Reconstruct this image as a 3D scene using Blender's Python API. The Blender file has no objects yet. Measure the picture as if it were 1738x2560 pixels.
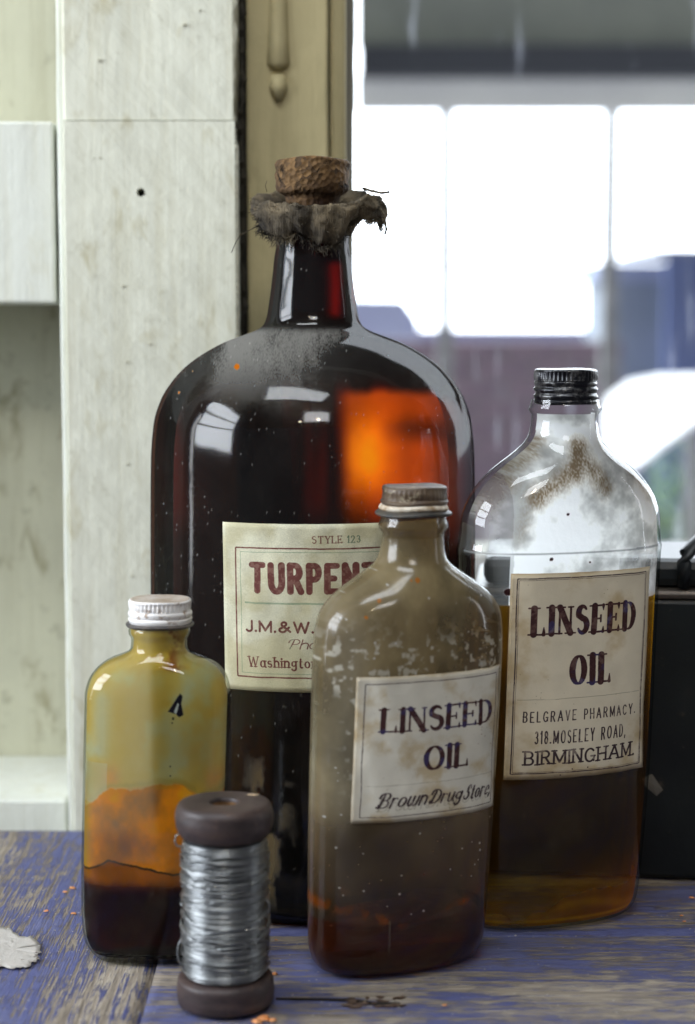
import bpy, math, random
import numpy as np
from mathutils import Vector, Matrix
R = math.radians
rng = np.random.default_rng(7)
random.seed(7)
sc = bpy.context.scene
col = sc.collection

# ---------------------------------------------------------------- camera, world, lights, exposure
CAM_H, PITCH, FPX = 0.35, R(6.0), 4600.0
cam_d = bpy.data.cameras.new('camera')
cam = bpy.data.objects.new('camera', cam_d); col.objects.link(cam); sc.camera = cam
cam.location = (0, 0, CAM_H); cam.rotation_euler = (R(90) - PITCH, 0, 0)
cam_d.sensor_fit = 'VERTICAL'; cam_d.sensor_height = 36.0; cam_d.sensor_width = 24.44
cam_d.lens = FPX / 2560 * 36.0
cam_d.clip_start = 0.02; cam_d.clip_end = 200
cam_d.dof.use_dof = True; cam_d.dof.focus_distance = 1.05; cam_d.dof.aperture_fstop = 4.7

world = bpy.data.worlds.new('World'); sc.world = world; world.use_nodes = True
bg = world.node_tree.nodes['Background']; bg.inputs[0].default_value = (0.75, 0.83, 1.0, 1); bg.inputs[1].default_value = 0.12

def area(name, loc, target, sx, sy, power, colr):
    l = bpy.data.lights.new(name, 'AREA'); l.shape = 'RECTANGLE'; l.size = sx; l.size_y = sy
    l.energy = power; l.color = colr
    o = bpy.data.objects.new(name, l); col.objects.link(o); o.location = loc
    d = Vector(target) - Vector(loc); o.rotation_euler = d.to_track_quat('-Z', 'Y').to_euler()
    return o
def bulb(name, loc, power, radius, colr):
    l = bpy.data.lights.new(name, 'POINT'); l.energy = power; l.shadow_soft_size = radius; l.color = colr
    o = bpy.data.objects.new(name, l); col.objects.link(o); o.location = loc
    return o
# the workshop window to the left of the camera (its panes show in the glass), skylight and ceiling bulbs
for i in range(3):
    for j in range(3):
        y = 0.05 + i * 0.40; z = 0.60 + j * 0.42
        area('window_light', (-2.0, y, z), (-1.0, y, z), 0.42, 0.36, 8.0, (0.86, 0.92, 1.0))
area('skylight', (-0.35, 0.15, 2.2), (0.0, 1.1, 0.2), 1.3, 0.5, 24.0, (0.90, 0.95, 1.0))
area('skylight', (0.15, -1.6, 2.1), (0.0, 1.1, 0.3), 0.9, 0.5, 17.0, (0.95, 0.97, 1.0))
bulb('ceiling_bulb', (0.16, -1.3, 1.75), 11.0, 0.035, (1.0, 0.80, 0.55))
bulb('ceiling_bulb', (-0.42, -1.6, 1.85), 6.0, 0.03, (1.0, 0.80, 0.55))

sc.view_settings.view_transform = 'Standard'; sc.view_settings.look = 'None'
sc.view_settings.exposure = 0.0; sc.view_settings.gamma = 1.0
cy = sc.cycles
cy.use_denoising = True; cy.max_bounces = 14; cy.transparent_max_bounces = 24
cy.transmission_bounces = 12; cy.glossy_bounces = 6; cy.diffuse_bounces = 4
cy.sample_clamp_indirect = 6.0; cy.blur_glossy = 0.3
try: cy.denoiser = 'OPENIMAGEDENOISE'; cy.denoising_input_passes = 'RGB_ALBEDO_NORMAL'
except Exception: pass

SKY = 9.0
def P(px, py, Y):
    u = (px - 869) / FPX; v = -(py - 1280) / FPX
    dx, dy, dz = u, math.cos(PITCH) + v * math.sin(PITCH), -math.sin(PITCH) + v * math.cos(PITCH)
    t = Y / dy
    return Vector((dx * t, Y, CAM_H + dz * t))
def W(px, Y, py=1280):      # metres of a pixel length at distance Y
    return px / FPX * (Y / (math.cos(PITCH) - (py - 1280) / FPX * math.sin(PITCH)))

# ---------------------------------------------------------------- object helpers
def link(o, parent=None):
    col.objects.link(o)
    if parent is not None: o.parent = parent
    return o
def tag(o, label=None, cat=None, group=None, kind=None):
    if label: o['label'] = label
    if cat: o['category'] = cat
    if group: o['group'] = group
    if kind: o['kind'] = kind
    return o
def empty(name, loc=(0, 0, 0), rz=0.0):
    o = bpy.data.objects.new(name, None); o.empty_display_size = 0.02
    col.objects.link(o); o.location = loc; o.rotation_euler = (0, 0, rz)
    return o
def mesh_obj(name, verts, faces, mat, parent=None, uvs=None, smooth=True, loc=None):
    me = bpy.data.meshes.new(name)
    me.from_pydata([tuple(v) for v in verts], [], [tuple(f) for f in faces])
    if uvs is not None:
        uvl = me.uv_layers.new(name='UVMap')
        idx = np.empty(len(me.loops), dtype=np.int32); me.loops.foreach_get('vertex_index', idx)
        uvl.data.foreach_set('uv', np.asarray(uvs, dtype=np.float32)[idx].ravel())
    me.update()
    if smooth: me.polygons.foreach_set('use_smooth', [True] * len(me.polygons))
    for m in (mat if isinstance(mat, (list, tuple)) else [mat]): me.materials.append(m)
    o = bpy.data.objects.new(name, me); link(o, parent)
    if loc is not None: o.location = loc
    return o
class MB:
    def __init__(s): s.v = []; s.f = []
    def add(s, v, f):
        b = len(s.v); s.v += [tuple(p) for p in v]; s.f += [tuple(i + b for i in q) for q in f]
    def box(s, x0, y0, z0, x1, y1, z1):
        s.add([(x0,y0,z0),(x1,y0,z0),(x1,y1,z0),(x0,y1,z0),(x0,y0,z1),(x1,y0,z1),(x1,y1,z1),(x0,y1,z1)],
              [(0,3,2,1),(4,5,6,7),(0,1,5,4),(1,2,6,5),(2,3,7,6),(3,0,4,7)])
    def tube(s, pts, r, n=6, caps=True):
        pts = [Vector(p) for p in pts]; m = len(pts); vs = []; fs = []
        rr = r if isinstance(r, (list, tuple)) else [r] * m
        up = Vector((0.13, 0.21, 0.97))
        for i, p in enumerate(pts):
            t = (pts[min(i+1, m-1)] - pts[max(i-1, 0)])
            if t.length < 1e-9: t = Vector((0, 0, 1))
            t.normalize()
            a = t.cross(up)
            if a.length < 0.05: a = t.cross(Vector((1, 0, 0)))
            a.normalize(); b = t.cross(a)
            for k in range(n):
                an = 2 * math.pi * k / n
                vs.append(p + (a * math.cos(an) + b * math.sin(an)) * rr[i])
        for i in range(m - 1):
            for k in range(n):
                fs.append((i*n+k, i*n+(k+1)%n, (i+1)*n+(k+1)%n, (i+1)*n+k))
        if caps: fs.append(tuple(range(n-1, -1, -1))); fs.append(tuple(range((m-1)*n, m*n)))
        s.add(vs, fs)
    def build(s, name, mat, parent=None, smooth=False):
        return mesh_obj(name, s.v, s.f, mat, parent, smooth=smooth)
def bevel(o, w=0.002, seg=2):
    m = o.modifiers.new('bevel', 'BEVEL'); m.width = w; m.segments = seg; m.limit_method = 'ANGLE'; m.angle_limit = R(40)
    return o
def board(name, x0, y0, z0, x1, y1, z1, mat, parent=None, bw=0.0015, cuts=0, wob=0.0):
    # a sawn board; with cuts its long edges wander a little
    if cuts:
        ax = 2 if (z1 - z0) >= max(x1 - x0, y1 - y0) else (0 if (x1 - x0) >= (y1 - y0) else 1)
        lo = [x0, y0, z0]; hi = [x1, y1, z1]; vs = []; fs = []
        oth = [a for a in range(3) if a != ax]
        for i in range(cuts + 1):
            t = lo[ax] + (hi[ax] - lo[ax]) * i / cuts
            for (a, b) in ((0, 0), (1, 0), (1, 1), (0, 1)):
                p = [0, 0, 0]; p[ax] = t
                p[oth[0]] = (lo, hi)[a][oth[0]] + random.uniform(-wob, wob)
                p[oth[1]] = (lo, hi)[b][oth[1]] + random.uniform(-wob, wob) * 0.3
                vs.append(p)
        for i in range(cuts):
            for k in range(4):
                fs.append((i*4+k, i*4+(k+1)%4, (i+1)*4+(k+1)%4, (i+1)*4+k))
        fs.append((3, 2, 1, 0)); n = cuts * 4; fs.append((n, n+1, n+2, n+3))
        if ax == 1: fs = [tuple(reversed(f)) for f in fs]
        o = mesh_obj(name, vs, fs, mat, parent, smooth=False)
    else:
        m = MB(); m.box(x0, y0, z0, x1, y1, z1); o = m.build(name, mat, parent)
    if bw: bevel(o, bw)
    return o
def pchip(xs, ys, q):
    xs = np.asarray(xs, float); ys = np.asarray(ys, float); h = np.diff(xs); d = np.diff(ys) / h
    m = np.zeros_like(ys); m[0] = d[0]; m[-1] = d[-1]
    for i in range(1, len(xs) - 1):
        if d[i-1] * d[i] > 0:
            w1 = 2*h[i] + h[i-1]; w2 = h[i] + 2*h[i-1]; m[i] = (w1 + w2) / (w1/d[i-1] + w2/d[i])
    q = np.asarray(q, float); k = np.clip(np.searchsorted(xs, q) - 1, 0, len(h) - 1)
    t = (q - xs[k]) / h[k]
    return ((2*t**3-3*t**2+1)*ys[k] + (t**3-2*t**2+t)*h[k]*m[k] + (-2*t**3+3*t**2)*ys[k+1] + (t**3-t**2)*h[k]*m[k+1])
class Prof:     # bottle profile: rows (z, half width, half depth, exponent)
    def __init__(s, rows):
        s.r = np.array(sorted(rows), float)
    def at(s, z):
        return [pchip(s.r[:, 0], s.r[:, i], z) for i in (1, 2, 3)]
def ring(a, b, n, seg):
    t = np.linspace(0, 2*np.pi, seg, endpoint=False)
    c, s_ = np.cos(t), np.sin(t)
    return a * np.sign(c) * np.abs(c) ** (2/n), b * np.sign(s_) * np.abs(s_) ** (2/n)
def loft(prof, z0, z1, steps, seg, inset=0.0, shear=(0, 0), flip=False, cap0=True, cap1=True, A=1, H=1, zs=None, capz0=None):
    if zs is None: zs = np.linspace(z0, z1, steps)
    a, b, n = prof.at(zs); vs = []; uv = []
    for i, z in enumerate(zs):
        x, y = ring(max(a[i]-inset, 1e-4), max(b[i]-inset, 1e-4), n[i], seg)
        vs += [(x[k] + shear[0]*z, y[k] + shear[1]*z, z) for k in range(seg)]
        uv += [(0.5 + x[k]/(2*A), z/H) for k in range(seg)]
    fs = []; m = len(zs)
    for i in range(m-1):
        for k in range(seg):
            fs.append((i*seg+k, i*seg+(k+1) % seg, (i+1)*seg+(k+1) % seg, (i+1)*seg+k))
    def cap(i, up):
        z = zs[i]; cz = z if (up or capz0 is None) else capz0
        c = len(vs); vs.append((shear[0]*z, shear[1]*z, cz)); uv.append((0.5, z/H))
        for k in range(seg):
            q = (i*seg+k, i*seg+(k+1) % seg, c); fs.append(q if up else tuple(reversed(q)))
    if cap0: cap(0, False)
    if cap1: cap(m-1, True)
    if flip: fs = [tuple(reversed(f)) for f in fs]
    return vs, fs, uv
def lathe(name, rows, mat, parent=None, seg=96, knurl=None, wob=0.0, cap=True, loc=None):
    # rows (r, z) bottom to top; knurl = (z0, z1, count, depth)
    vs = []; fs = []
    for (r, z) in rows:
        for k in range(seg):
            t = 2*math.pi*k/seg; rr = r
            if knurl and knurl[0] <= z <= knurl[1]: rr = r - knurl[3] * (0.5 + 0.5 * math.cos(knurl[2] * t)) * (0.75 + 0.25*math.sin(3*t+1))
            if wob: rr += wob * (math.sin(2*t + z*900) + 0.6*math.sin(5*t + 1.3 + z*400))
            vs.append((rr*math.cos(t), rr*math.sin(t), z + wob * math.sin(3*t)))
    m = len(rows)
    for i in range(m-1):
        for k in range(seg): fs.append((i*seg+k, i*seg+(k+1) % seg, (i+1)*seg+(k+1) % seg, (i+1)*seg+k))
    if cap:
        for i, up in ((0, False), (m-1, True)):
            c = len(vs); vs.append((0, 0, rows[i][1]))
            for k in range(seg):
                q = (i*seg+k, i*seg+(k+1) % seg, c); fs.append(q if up else tuple(reversed(q)))
    return mesh_obj(name, vs, fs, mat, parent, smooth=True, loc=loc)
def dense(rows, n=5):       # smooth a lathe outline by corner cutting
    p = [Vector((a, b)) for a, b in rows]
    for _ in range(2):
        q = [p[0]]
        for i in range(len(p)-1):
            q += [p[i]*0.78 + p[i+1]*0.22, p[i]*0.22 + p[i+1]*0.78]
        q.append(p[-1]); p = q
    return [(a.x, a.y) for a in p]

# ---------------------------------------------------------------- numpy noise and pictures
def vnoise(h, w, ch, cw):
    g = rng.random((int(ch)+3, int(cw)+3))
    y = np.linspace(0, ch, h); x = np.linspace(0, cw, w)
    yi = y.astype(int); xi = x.astype(int); fy = y-yi; fx = x-xi
    fy = fy*fy*(3-2*fy); fx = fx*fx*(3-2*fx)
    a = g[yi][:, xi]; b = g[yi][:, xi+1]; c = g[yi+1][:, xi]; d = g[yi+1][:, xi+1]
    return (a*(1-fx)+b*fx)*(1-fy)[:, None] + (c*(1-fx)+d*fx)*fy[:, None]
def fbm(h, w, cells, oct=4, asp=1.0):
    o = np.zeros((h, w)); am = 1.0; tot = 0
    for i in range(oct):
        o += am*vnoise(h, w, cells*2**i, max(1, cells*asp*w/h*2**i)); tot += am; am *= 0.55
    return o/tot
def sstep(a, b, x):
    t = np.clip((x-a)/(b-a), 0, 1); return t*t*(3-2*t)
def to_lin(c): return np.array([(v/255/12.92 if v/255 <= 0.04045 else ((v/255+0.055)/1.055)**2.4) for v in c])
def L(*c): return tuple(to_lin(c)) + (1.0,)
def make_image(name, rgb, alpha=None, data=False):      # rgb display-referred 0..1, row 0 at the top
    h, w = rgb.shape[:2]
    im = bpy.data.images.new(name, w, h, alpha=True)
    if data: im.colorspace_settings.name = 'Non-Color'
    px = np.ones((h, w, 4), np.float32); px[..., :3] = np.clip(rgb, 0, 1)
    if alpha is not None: px[..., 3] = np.clip(alpha, 0, 1)
    im.alpha_mode = 'CHANNEL_PACKED'
    im.pixels.foreach_set(px[::-1].ravel()); im.update(); im.pack()
    return im

# ---------------------------------------------------------------- material helpers
def mat(name):
    m = bpy.data.materials.new(name); m.use_nodes = True; nt = m.node_tree
    for n in list(nt.nodes): nt.nodes.remove(n)
    out = nt.nodes.new('ShaderNodeOutputMaterial')
    return m, nt, out
def N(nt, t, **kw):
    n = nt.nodes.new(t)
    for k, v in kw.items():
        if k.startswith('i_'):
            n.inputs[k[2:].replace('_', ' ')].default_value = v
        else: setattr(n, k, v)
    return n
def ramp(nt, fac, stops, interp='LINEAR'):
    r = nt.nodes.new('ShaderNodeValToRGB'); r.color_ramp.interpolation = interp
    e = r.color_ramp.elements
    while len(e) < len(stops): e.new(0.5)
    for k, (p, c) in enumerate(stops):
        e[k].position = p; e[k].color = c if len(c) == 4 else (*c, 1)
    nt.links.new(fac, r.inputs[0]); return r
def coords(nt, scale=(1, 1, 1), rot=(0, 0, 0), loc=(0, 0, 0), out='Object'):
    tc = nt.nodes.new('ShaderNodeTexCoord'); mp = nt.nodes.new('ShaderNodeMapping')
    mp.inputs['Scale'].default_value = scale; mp.inputs['Rotation'].default_value = rot; mp.inputs['Location'].default_value = loc
    nt.links.new(tc.outputs[out], mp.inputs[0]); return mp.outputs[0]
def noise(nt, vec, scale, detail=4, rough=0.55, dist=0.0):
    n = N(nt, 'ShaderNodeTexNoise'); n.inputs['Scale'].default_value = scale; n.inputs['Detail'].default_value = detail
    n.inputs['Roughness'].default_value = rough; n.inputs['Distortion'].default_value = dist
    nt.links.new(vec, n.inputs['Vector']); return n.outputs['Fac']
def mixc(nt, fac, a, b, mode='MIX'):
    n = nt.nodes.new('ShaderNodeMix'); n.data_type = 'RGBA'; n.blend_type = mode
    for sock, v in ((n.inputs[0], fac), (n.inputs[6], a), (n.inputs[7], b)):
        if hasattr(v, 'links') or isinstance(v, bpy.types.NodeSocket): nt.links.new(v, sock)
        elif isinstance(v, (int, float)): sock.default_value = v
        else: sock.default_value = v if len(v) == 4 else (*v, 1)
    return n.outputs[2]
def mth(nt, op, a, b=0.0, c=0.0, clamp=False):
    n = nt.nodes.new('ShaderNodeMath'); n.operation = op; n.use_clamp = clamp
    for i, v in enumerate((a, b, c)):
        if isinstance(v, bpy.types.NodeSocket): nt.links.new(v, n.inputs[i])
        else: n.inputs[i].default_value = v
    return n.outputs[0]
def bump(nt, h, strength=0.4, dist=0.001, normal=None):
    b = nt.nodes.new('ShaderNodeBump'); b.inputs['Strength'].default_value = strength; b.inputs['Distance'].default_value = dist
    nt.links.new(h, b.inputs['Height'])
    if normal is not None: nt.links.new(normal, b.inputs['Normal'])
    return b.outputs[0]
def principled(nt, out, base, rough=0.5, metal=0.0, normal=None, spec=0.5, coat=0.0):
    p = nt.nodes.new('ShaderNodeBsdfPrincipled')
    for k, v in (('Base Color', base), ('Roughness', rough), ('Metallic', metal)):
        if isinstance(v, bpy.types.NodeSocket): nt.links.new(v, p.inputs[k])
        elif isinstance(v, (int, float)): p.inputs[k].default_value = v
        else: p.inputs[k].default_value = v if len(v) == 4 else (*v, 1)
    p.inputs['Specular IOR Level'].default_value = spec; p.inputs['Coat Weight'].default_value = coat
    if normal is not None: nt.links.new(normal, p.inputs['Normal'])
    nt.links.new(p.outputs[0], out.inputs[0]); return p
def simple(name, c1, c2=None, scale=20, rough=0.6, bstr=0.3, bdist=0.001, metal=0.0, stretch=(1, 1, 1), detail=5, spec=0.4):
    m, nt, out = mat(name); v = coords(nt, stretch)
    f = noise(nt, v, scale, detail, 0.6); f2 = noise(nt, v, scale*6, 3)
    c = ramp(nt, f, [(0.35, c1), (0.65, c2 or c1)]).outputs[0]
    principled(nt, out, c, rough, metal, bump(nt, f2, bstr, bdist), spec); return m

def shell_mat(name, tint, edge, rough=0.03, img=None, grime=None, extra=None, bumpy=0.0, zdark=None, rim=.30, pw=3.0):
    """container glass wall: clear tinted transmission, mirror reflection by angle, dirt on top where the map says"""
    m, nt, out = mat(name)
    v = coords(nt)
    nrm = None
    if bumpy:
        nrm = bump(nt, noise(nt, v, 22, 2), bumpy, 0.004)
        nrm = bump(nt, noise(nt, v, 420, 2), bumpy*0.25, 0.0004, nrm)
    lw = N(nt, 'ShaderNodeLayerWeight'); lw.inputs['Blend'].default_value = 0.5
    fc = mth(nt, 'POWER', lw.outputs['Facing'], pw)
    if zdark:       # the wall is thicker, so deeper in colour, in shoulder and neck
        sx_ = N(nt, 'ShaderNodeSeparateXYZ'); nt.links.new(v, sx_.inputs[0])
        mr = N(nt, 'ShaderNodeMapRange'); mr.interpolation_type = 'SMOOTHSTEP'; mr.inputs['From Min'].default_value = zdark[0]; mr.inputs['From Max'].default_value = zdark[1]
        nt.links.new(sx_.outputs[2], mr.inputs['Value']); tint = mixc(nt, mr.outputs[0], tint, zdark[2])
    tcol = mixc(nt, fc, tint, edge)
    tr = N(nt, 'ShaderNodeBsdfTransparent'); nt.links.new(tcol, tr.inputs[0])
    gl = N(nt, 'ShaderNodeBsdfGlossy'); gl.inputs['Roughness'].default_value = rough
    fr = N(nt, 'ShaderNodeFresnel'); fr.inputs['IOR'].default_value = 1.5
    if nrm: nt.links.new(nrm, gl.inputs['Normal']); nt.links.new(nrm, fr.inputs['Normal'])
    geo = N(nt, 'ShaderNodeNewGeometry')
    f = mth(nt, 'MULTIPLY', mth(nt, 'MINIMUM', fr.outputs[0], rim), mth(nt, 'SUBTRACT', 1.0, geo.outputs['Backfacing']))
    mx = N(nt, 'ShaderNodeMixShader'); nt.links.new(f, mx.inputs[0]); nt.links.new(tr.outputs[0], mx.inputs[1]); nt.links.new(gl.outputs[0], mx.inputs[2])
    top = mx.outputs[0]
    if grime is not None:
        top = grime(nt, top, v, nrm)
    nt.links.new(top, out.inputs[0]); return m
def film_over(nt, under, colr, alpha, transl=0.5, nrm=None, gloss=0.0):
    di = N(nt, 'ShaderNodeBsdfDiffuse'); tl = N(nt, 'ShaderNodeBsdfTranslucent')
    for s_ in (di, tl):
        if isinstance(colr, bpy.types.NodeSocket): nt.links.new(colr, s_.inputs[0])
        else: s_.inputs[0].default_value = colr
        if nrm is not None: nt.links.new(nrm, s_.inputs['Normal'])
    m1 = N(nt, 'ShaderNodeMixShader'); m1.inputs[0].default_value = transl
    nt.links.new(di.outputs[0], m1.inputs[1]); nt.links.new(tl.outputs[0], m1.inputs[2])
    last = m1.outputs[0]
    if gloss:
        g = N(nt, 'ShaderNodeBsdfGlossy'); g.inputs['Roughness'].default_value = 0.3
        m3 = N(nt, 'ShaderNodeMixShader'); m3.inputs[0].default_value = gloss
        nt.links.new(last, m3.inputs[1]); nt.links.new(g.outputs[0], m3.inputs[2]); last = m3.outputs[0]
    m2 = N(nt, 'ShaderNodeMixShader')
    if isinstance(alpha, bpy.types.NodeSocket): nt.links.new(alpha, m2.inputs[0])
    else: m2.inputs[0].default_value = alpha
    nt.links.new(under, m2.inputs[1]); nt.links.new(last, m2.inputs[2]); return m2.outputs[0]
def film_mat(name, img, transl=0.5, bumps=0.0, frost=None):
    m, nt, out = mat(name)
    t = N(nt, 'ShaderNodeTexImage'); t.image = img; t.interpolation = 'Cubic'; t.extension = 'EXTEND'
    if frost: tr = N(nt, 'ShaderNodeBsdfRefraction'); tr.inputs['IOR'].default_value = 1.02; tr.inputs['Roughness'].default_value = frost; tr.distribution = 'GGX'
    else: tr = N(nt, 'ShaderNodeBsdfTransparent')
    nrm = bump(nt, noise(nt, coords(nt), 160, 4), bumps, 0.001) if bumps else None
    s_ = film_over(nt, tr.outputs[0], t.outputs['Color'], t.outputs['Alpha'], transl, nrm)
    nt.links.new(s_, out.inputs[0]); return m
def liquid_mat(name, tint, density, ior=1.2, rough=0.02, straight=False):
    m, nt, out = mat(name)
    if straight:        # index-matched to its bottle: light goes on unbent
        g = N(nt, 'ShaderNodeBsdfTransparent'); va = N(nt, 'ShaderNodeVolumeAbsorption'); va.inputs['Color'].default_value = tint; va.inputs['Density'].default_value = density
        nt.links.new(g.outputs[0], out.inputs['Surface']); nt.links.new(va.outputs[0], out.inputs['Volume']); return m
    g = N(nt, 'ShaderNodeBsdfRefraction'); g.inputs['IOR'].default_value = ior; g.inputs['Roughness'].default_value = rough
    g.inputs['Color'].default_value = (1, 1, 1, 1)
    va = N(nt, 'ShaderNodeVolumeAbsorption'); va.inputs['Color'].default_value = tint; va.inputs['Density'].default_value = density
    nt.links.new(g.outputs[0], out.inputs['Surface']); nt.links.new(va.outputs[0], out.inputs['Volume']); return m

# ---------------------------------------------------------------- lettering: a small stroke alphabet drawn by the script
def arc(cx, cy_, rx, ry, a0, a1, n=14):
    return [(cx+rx*math.cos(R(a0+(a1-a0)*i/n)), cy_+ry*math.sin(R(a0+(a1-a0)*i/n))) for i in range(n+1)]
# glyph: (width, [(points, flag)]), flag '' nib contrast, 't' thin, 'T' thick, 's' swelling
G = {
 'A': (.80, [([(0,0),(.4,1)], 't'), ([(.4,1),(.8,0)], 'T'), ([(.13,.33),(.67,.33)], 'b')]),
 'B': (.62, [([(0,0),(0,1)], 'T'), ([(0,1),(.28,1)]+arc(.3,.76,.26,.24,90,-90)+[(0,.52)], ''), ([(.28,.52)]+arc(.3,.26,.32,.26,90,-90)+[(0,0)], '')]),
 'C': (.70, [(arc(.38,.5,.38,.5,42,318,22), '')]),
 'D': (.70, [([(0,0),(0,1)], 'T'), ([(0,1),(.25,1)]+arc(.25,.5,.43,.5,90,-90,18)+[(0,0)], '')]),
 'E': (.58, [([(0,0),(0,1)], 'T'), ([(0,1),(.58,1)], ''), ([(0,.5),(.42,.5)], 'e'), ([(0,0),(.60,0)], '')]),
 'G': (.74, [(arc(.38,.5,.38,.5,42,330,22)+[(.72,.42)], ''), ([(.72,.06),(.72,.42)], 'b'), ([(.46,.42),(.80,.42)], 'b')]),
 'H': (.70, [([(0,0),(0,1)], 'T'), ([(.7,0),(.7,1)], 'T'), ([(0,.5),(.7,.5)], 'b')]),
 'I': (.0, [([(0,0),(0,1)], 'T')]),
 'J': (.36, [([(.36,1),(.36,.24)]+arc(.15,.24,.21,.26,0,-150,10), 'T')]),
 'L': (.56, [([(0,0),(0,1)], 'T'), ([(0,0),(.58,0)], '')]),
 'M': (.86, [([(0,0),(0,1)], 't'), ([(0,1),(.43,.12)], 'T'), ([(.43,.12),(.86,1)], 't'), ([(.86,0),(.86,1)], 'T')]),
 'N': (.68, [([(0,0),(0,1)], 't'), ([(0,1),(.68,0)], 'T'), ([(.68,0),(.68,1)], 't')]),
 'O': (.78, [(arc(.39,.5,.39,.5,0,360,30), '')]),
 'P': (.58, [([(0,0),(0,1)], 'T'), ([(0,1),(.3,1)]+arc(.3,.73,.27,.27,90,-90)+[(0,.46)], '')]),
 'R': (.64, [([(0,0),(0,1)], 'T'), ([(0,1),(.3,1)]+arc(.3,.75,.27,.25,90,-90)+[(0,.5)], ''), ([(.3,.5),(.64,0)], 'T')]),
 'S': (.56, [(arc(.28,.75,.26,.25,35,200,14)+arc(.28,.27,.29,.27,115,-90,14)[2:]+arc(.28,.27,.29,.27,-95,-155,5), 's')]),
 'T': (.70, [([(.35,0),(.35,1)], 'T'), ([(0,1),(.7,1)], 'b')]),
 'U': (.66, [([(0,1),(0,.33)]+arc(.33,.33,.33,.33,180,360)+[(.66,1)], 'T')]),
 'V': (.76, [([(0,1),(.38,0)], 'T'), ([(.38,0),(.76,1)], 't')]),
 'W': (1.05, [([(0,1),(.27,0)], 'T'), ([(.27,0),(.52,.9)], 't'), ([(.52,.9),(.79,0)], 'T'), ([(.79,0),(1.05,1)], 't')]),
 'Y': (.70, [([(0,1),(.35,.45)], 'T'), ([(.35,.45),(.7,1)], 't'), ([(.35,0),(.35,.45)], 'T')]),
 '&': (.80, [([(.80,.03),(.22,.66)]+arc(.36,.80,.17,.19,200,-30,12)+[(.20,.42)]+arc(.28,.22,.25,.22,140,300,12)+[(.72,.46)], 'T')]),
 '.': (.0, [([(0,.03),(0,.04)], 'D')]),
 ',': (.0, [([(.02,.04),(-.05,-.16)], 'T')]),
 ' ': (.25, []),
 '1': (.16, [([(0,.8),(.16,1),(.16,0)], 'T')]),
 '2': (.52, [(arc(.26,.73,.25,.27,165,-30,12)+[(0,0)], ''), ([(0,0),(.54,0)], 'b')]),
 '3': (.50, [(arc(.24,.75,.22,.25,150,-90,12), ''), (arc(.24,.26,.26,.26,90,-150,14), '')]),
 '8': (.50, [(arc(.25,.76,.21,.24,0,360,18), ''), (arc(.25,.27,.25,.27,0,360,18), '')]),
 'a': (.46, [(arc(.22,.31,.22,.31,0,360,18), ''), ([(.44,.62),(.44,.06),(.54,0)], 'T')]),
 's': (.38, [(arc(.19,.47,.17,.16,35,200,10)+arc(.19,.16,.20,.17,110,-150,12), 's')]),
 'h': (.44, [([(0,0),(0,1)], 'T'), ([(0,.4)]+arc(.22,.38,.22,.25,160,0,10)+[(.44,0)], 'T')]),
 'i': (.0, [([(0,0),(0,.63)], 'T'), ([(0,.86),(0,.88)], 'D')]),
 'n': (.44, [([(0,0),(0,.63)], 'T'), ([(0,.4)]+arc(.22,.38,.22,.25,160,0,10)+[(.44,0)], 'T')]),
 'm': (.80, [([(0,0),(0,.63)], 'T'), ([(0,.4)]+arc(.2,.38,.2,.25,160,0,10)+[(.40,0)], 'T'), ([(.4,.4)]+arc(.6,.38,.2,.25,160,0,10)+[(.80,0)], 'T')]),
 'g': (.46, [(arc(.21,.38,.21,.24,0,360,18), ''), ([(.42,.62),(.44,-.1)]+arc(.22,-.1,.22,.2,0,-160,10), 'T')]),
 't': (.30, [([(.12,.88),(.12,.15)]+arc(.26,.15,.14,.15,180,300,6), 'T'), ([(0,.62),(.3,.62)], 'b')]),
 'o': (.46, [(arc(.23,.31,.23,.31,0,360,18), '')]),
 'r': (.32, [([(0,0),(0,.63)], 'T'), ([(0,.38)]+arc(.2,.42,.2,.2,160,50,8), '')]),
 'c': (.42, [(arc(.23,.31,.22,.31,45,315,16), '')]),
 'e': (.44, [([(.03,.33),(.44,.36)]+arc(.23,.31,.22,.31,10,315,18), '')]),
 'u': (.44, [([(0,.63),(0,.22)]+arc(.2,.22,.2,.22,180,340,10)+[(.44,.63)], ''), ([(.44,.63),(.44,.05),(.54,0)], 'T')]),
 'w': (.66, [([(0,.63),(0,.2)]+arc(.16,.2,.16,.2,180,340,8)+[(.32,.63)], 'T'), ([(.32,.4),(.32,.2)]+arc(.48,.2,.16,.2,180,350,8)+[(.66,.63)], 'T')]),
 'y': (.44, [([(0,.63),(0,.25)]+arc(.2,.22,.2,.2,180,340,10), ''), ([(.44,.63),(.44,-.1)]+arc(.22,-.1,.22,.2,0,-160,10), 'T')]),
}
# looping script capitals
GS = dict(G)
GS['B'] = (.62, [([(.16,.95),(.06,0),(-.06,.02)], 'T'), ([(-.12,.72)]+arc(.12,.8,.22,.24,170,80,8)+arc(.30,.78,.26,.24,80,-80,12)+[(.14,.52)], ''), ([(.2,.52)]+arc(.28,.27,.30,.27,80,-160,16), '')])
GS['D'] = (.66, [([(.18,.9),(.10,.05)], 'T'), ([(-.12,.68)]+arc(.14,.74,.26,.28,180,80,8)+arc(.22,.5,.44,.5,80,-100,18)+arc(.08,.1,.16,.12,-60,-250,8), '')])
GS['S'] = (.52, [(arc(.36,.80,.18,.2,-10,190,12)+arc(.22,.28,.26,.27,90,-180,16), 's')])
GS['P'] = (.60, [([(.2,.95),(.08,0)], 'T'), ([(-.1,.66)]+arc(.16,.72,.26,.28,180,80,8)+arc(.28,.74,.28,.27,80,-120,14), '')])
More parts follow.
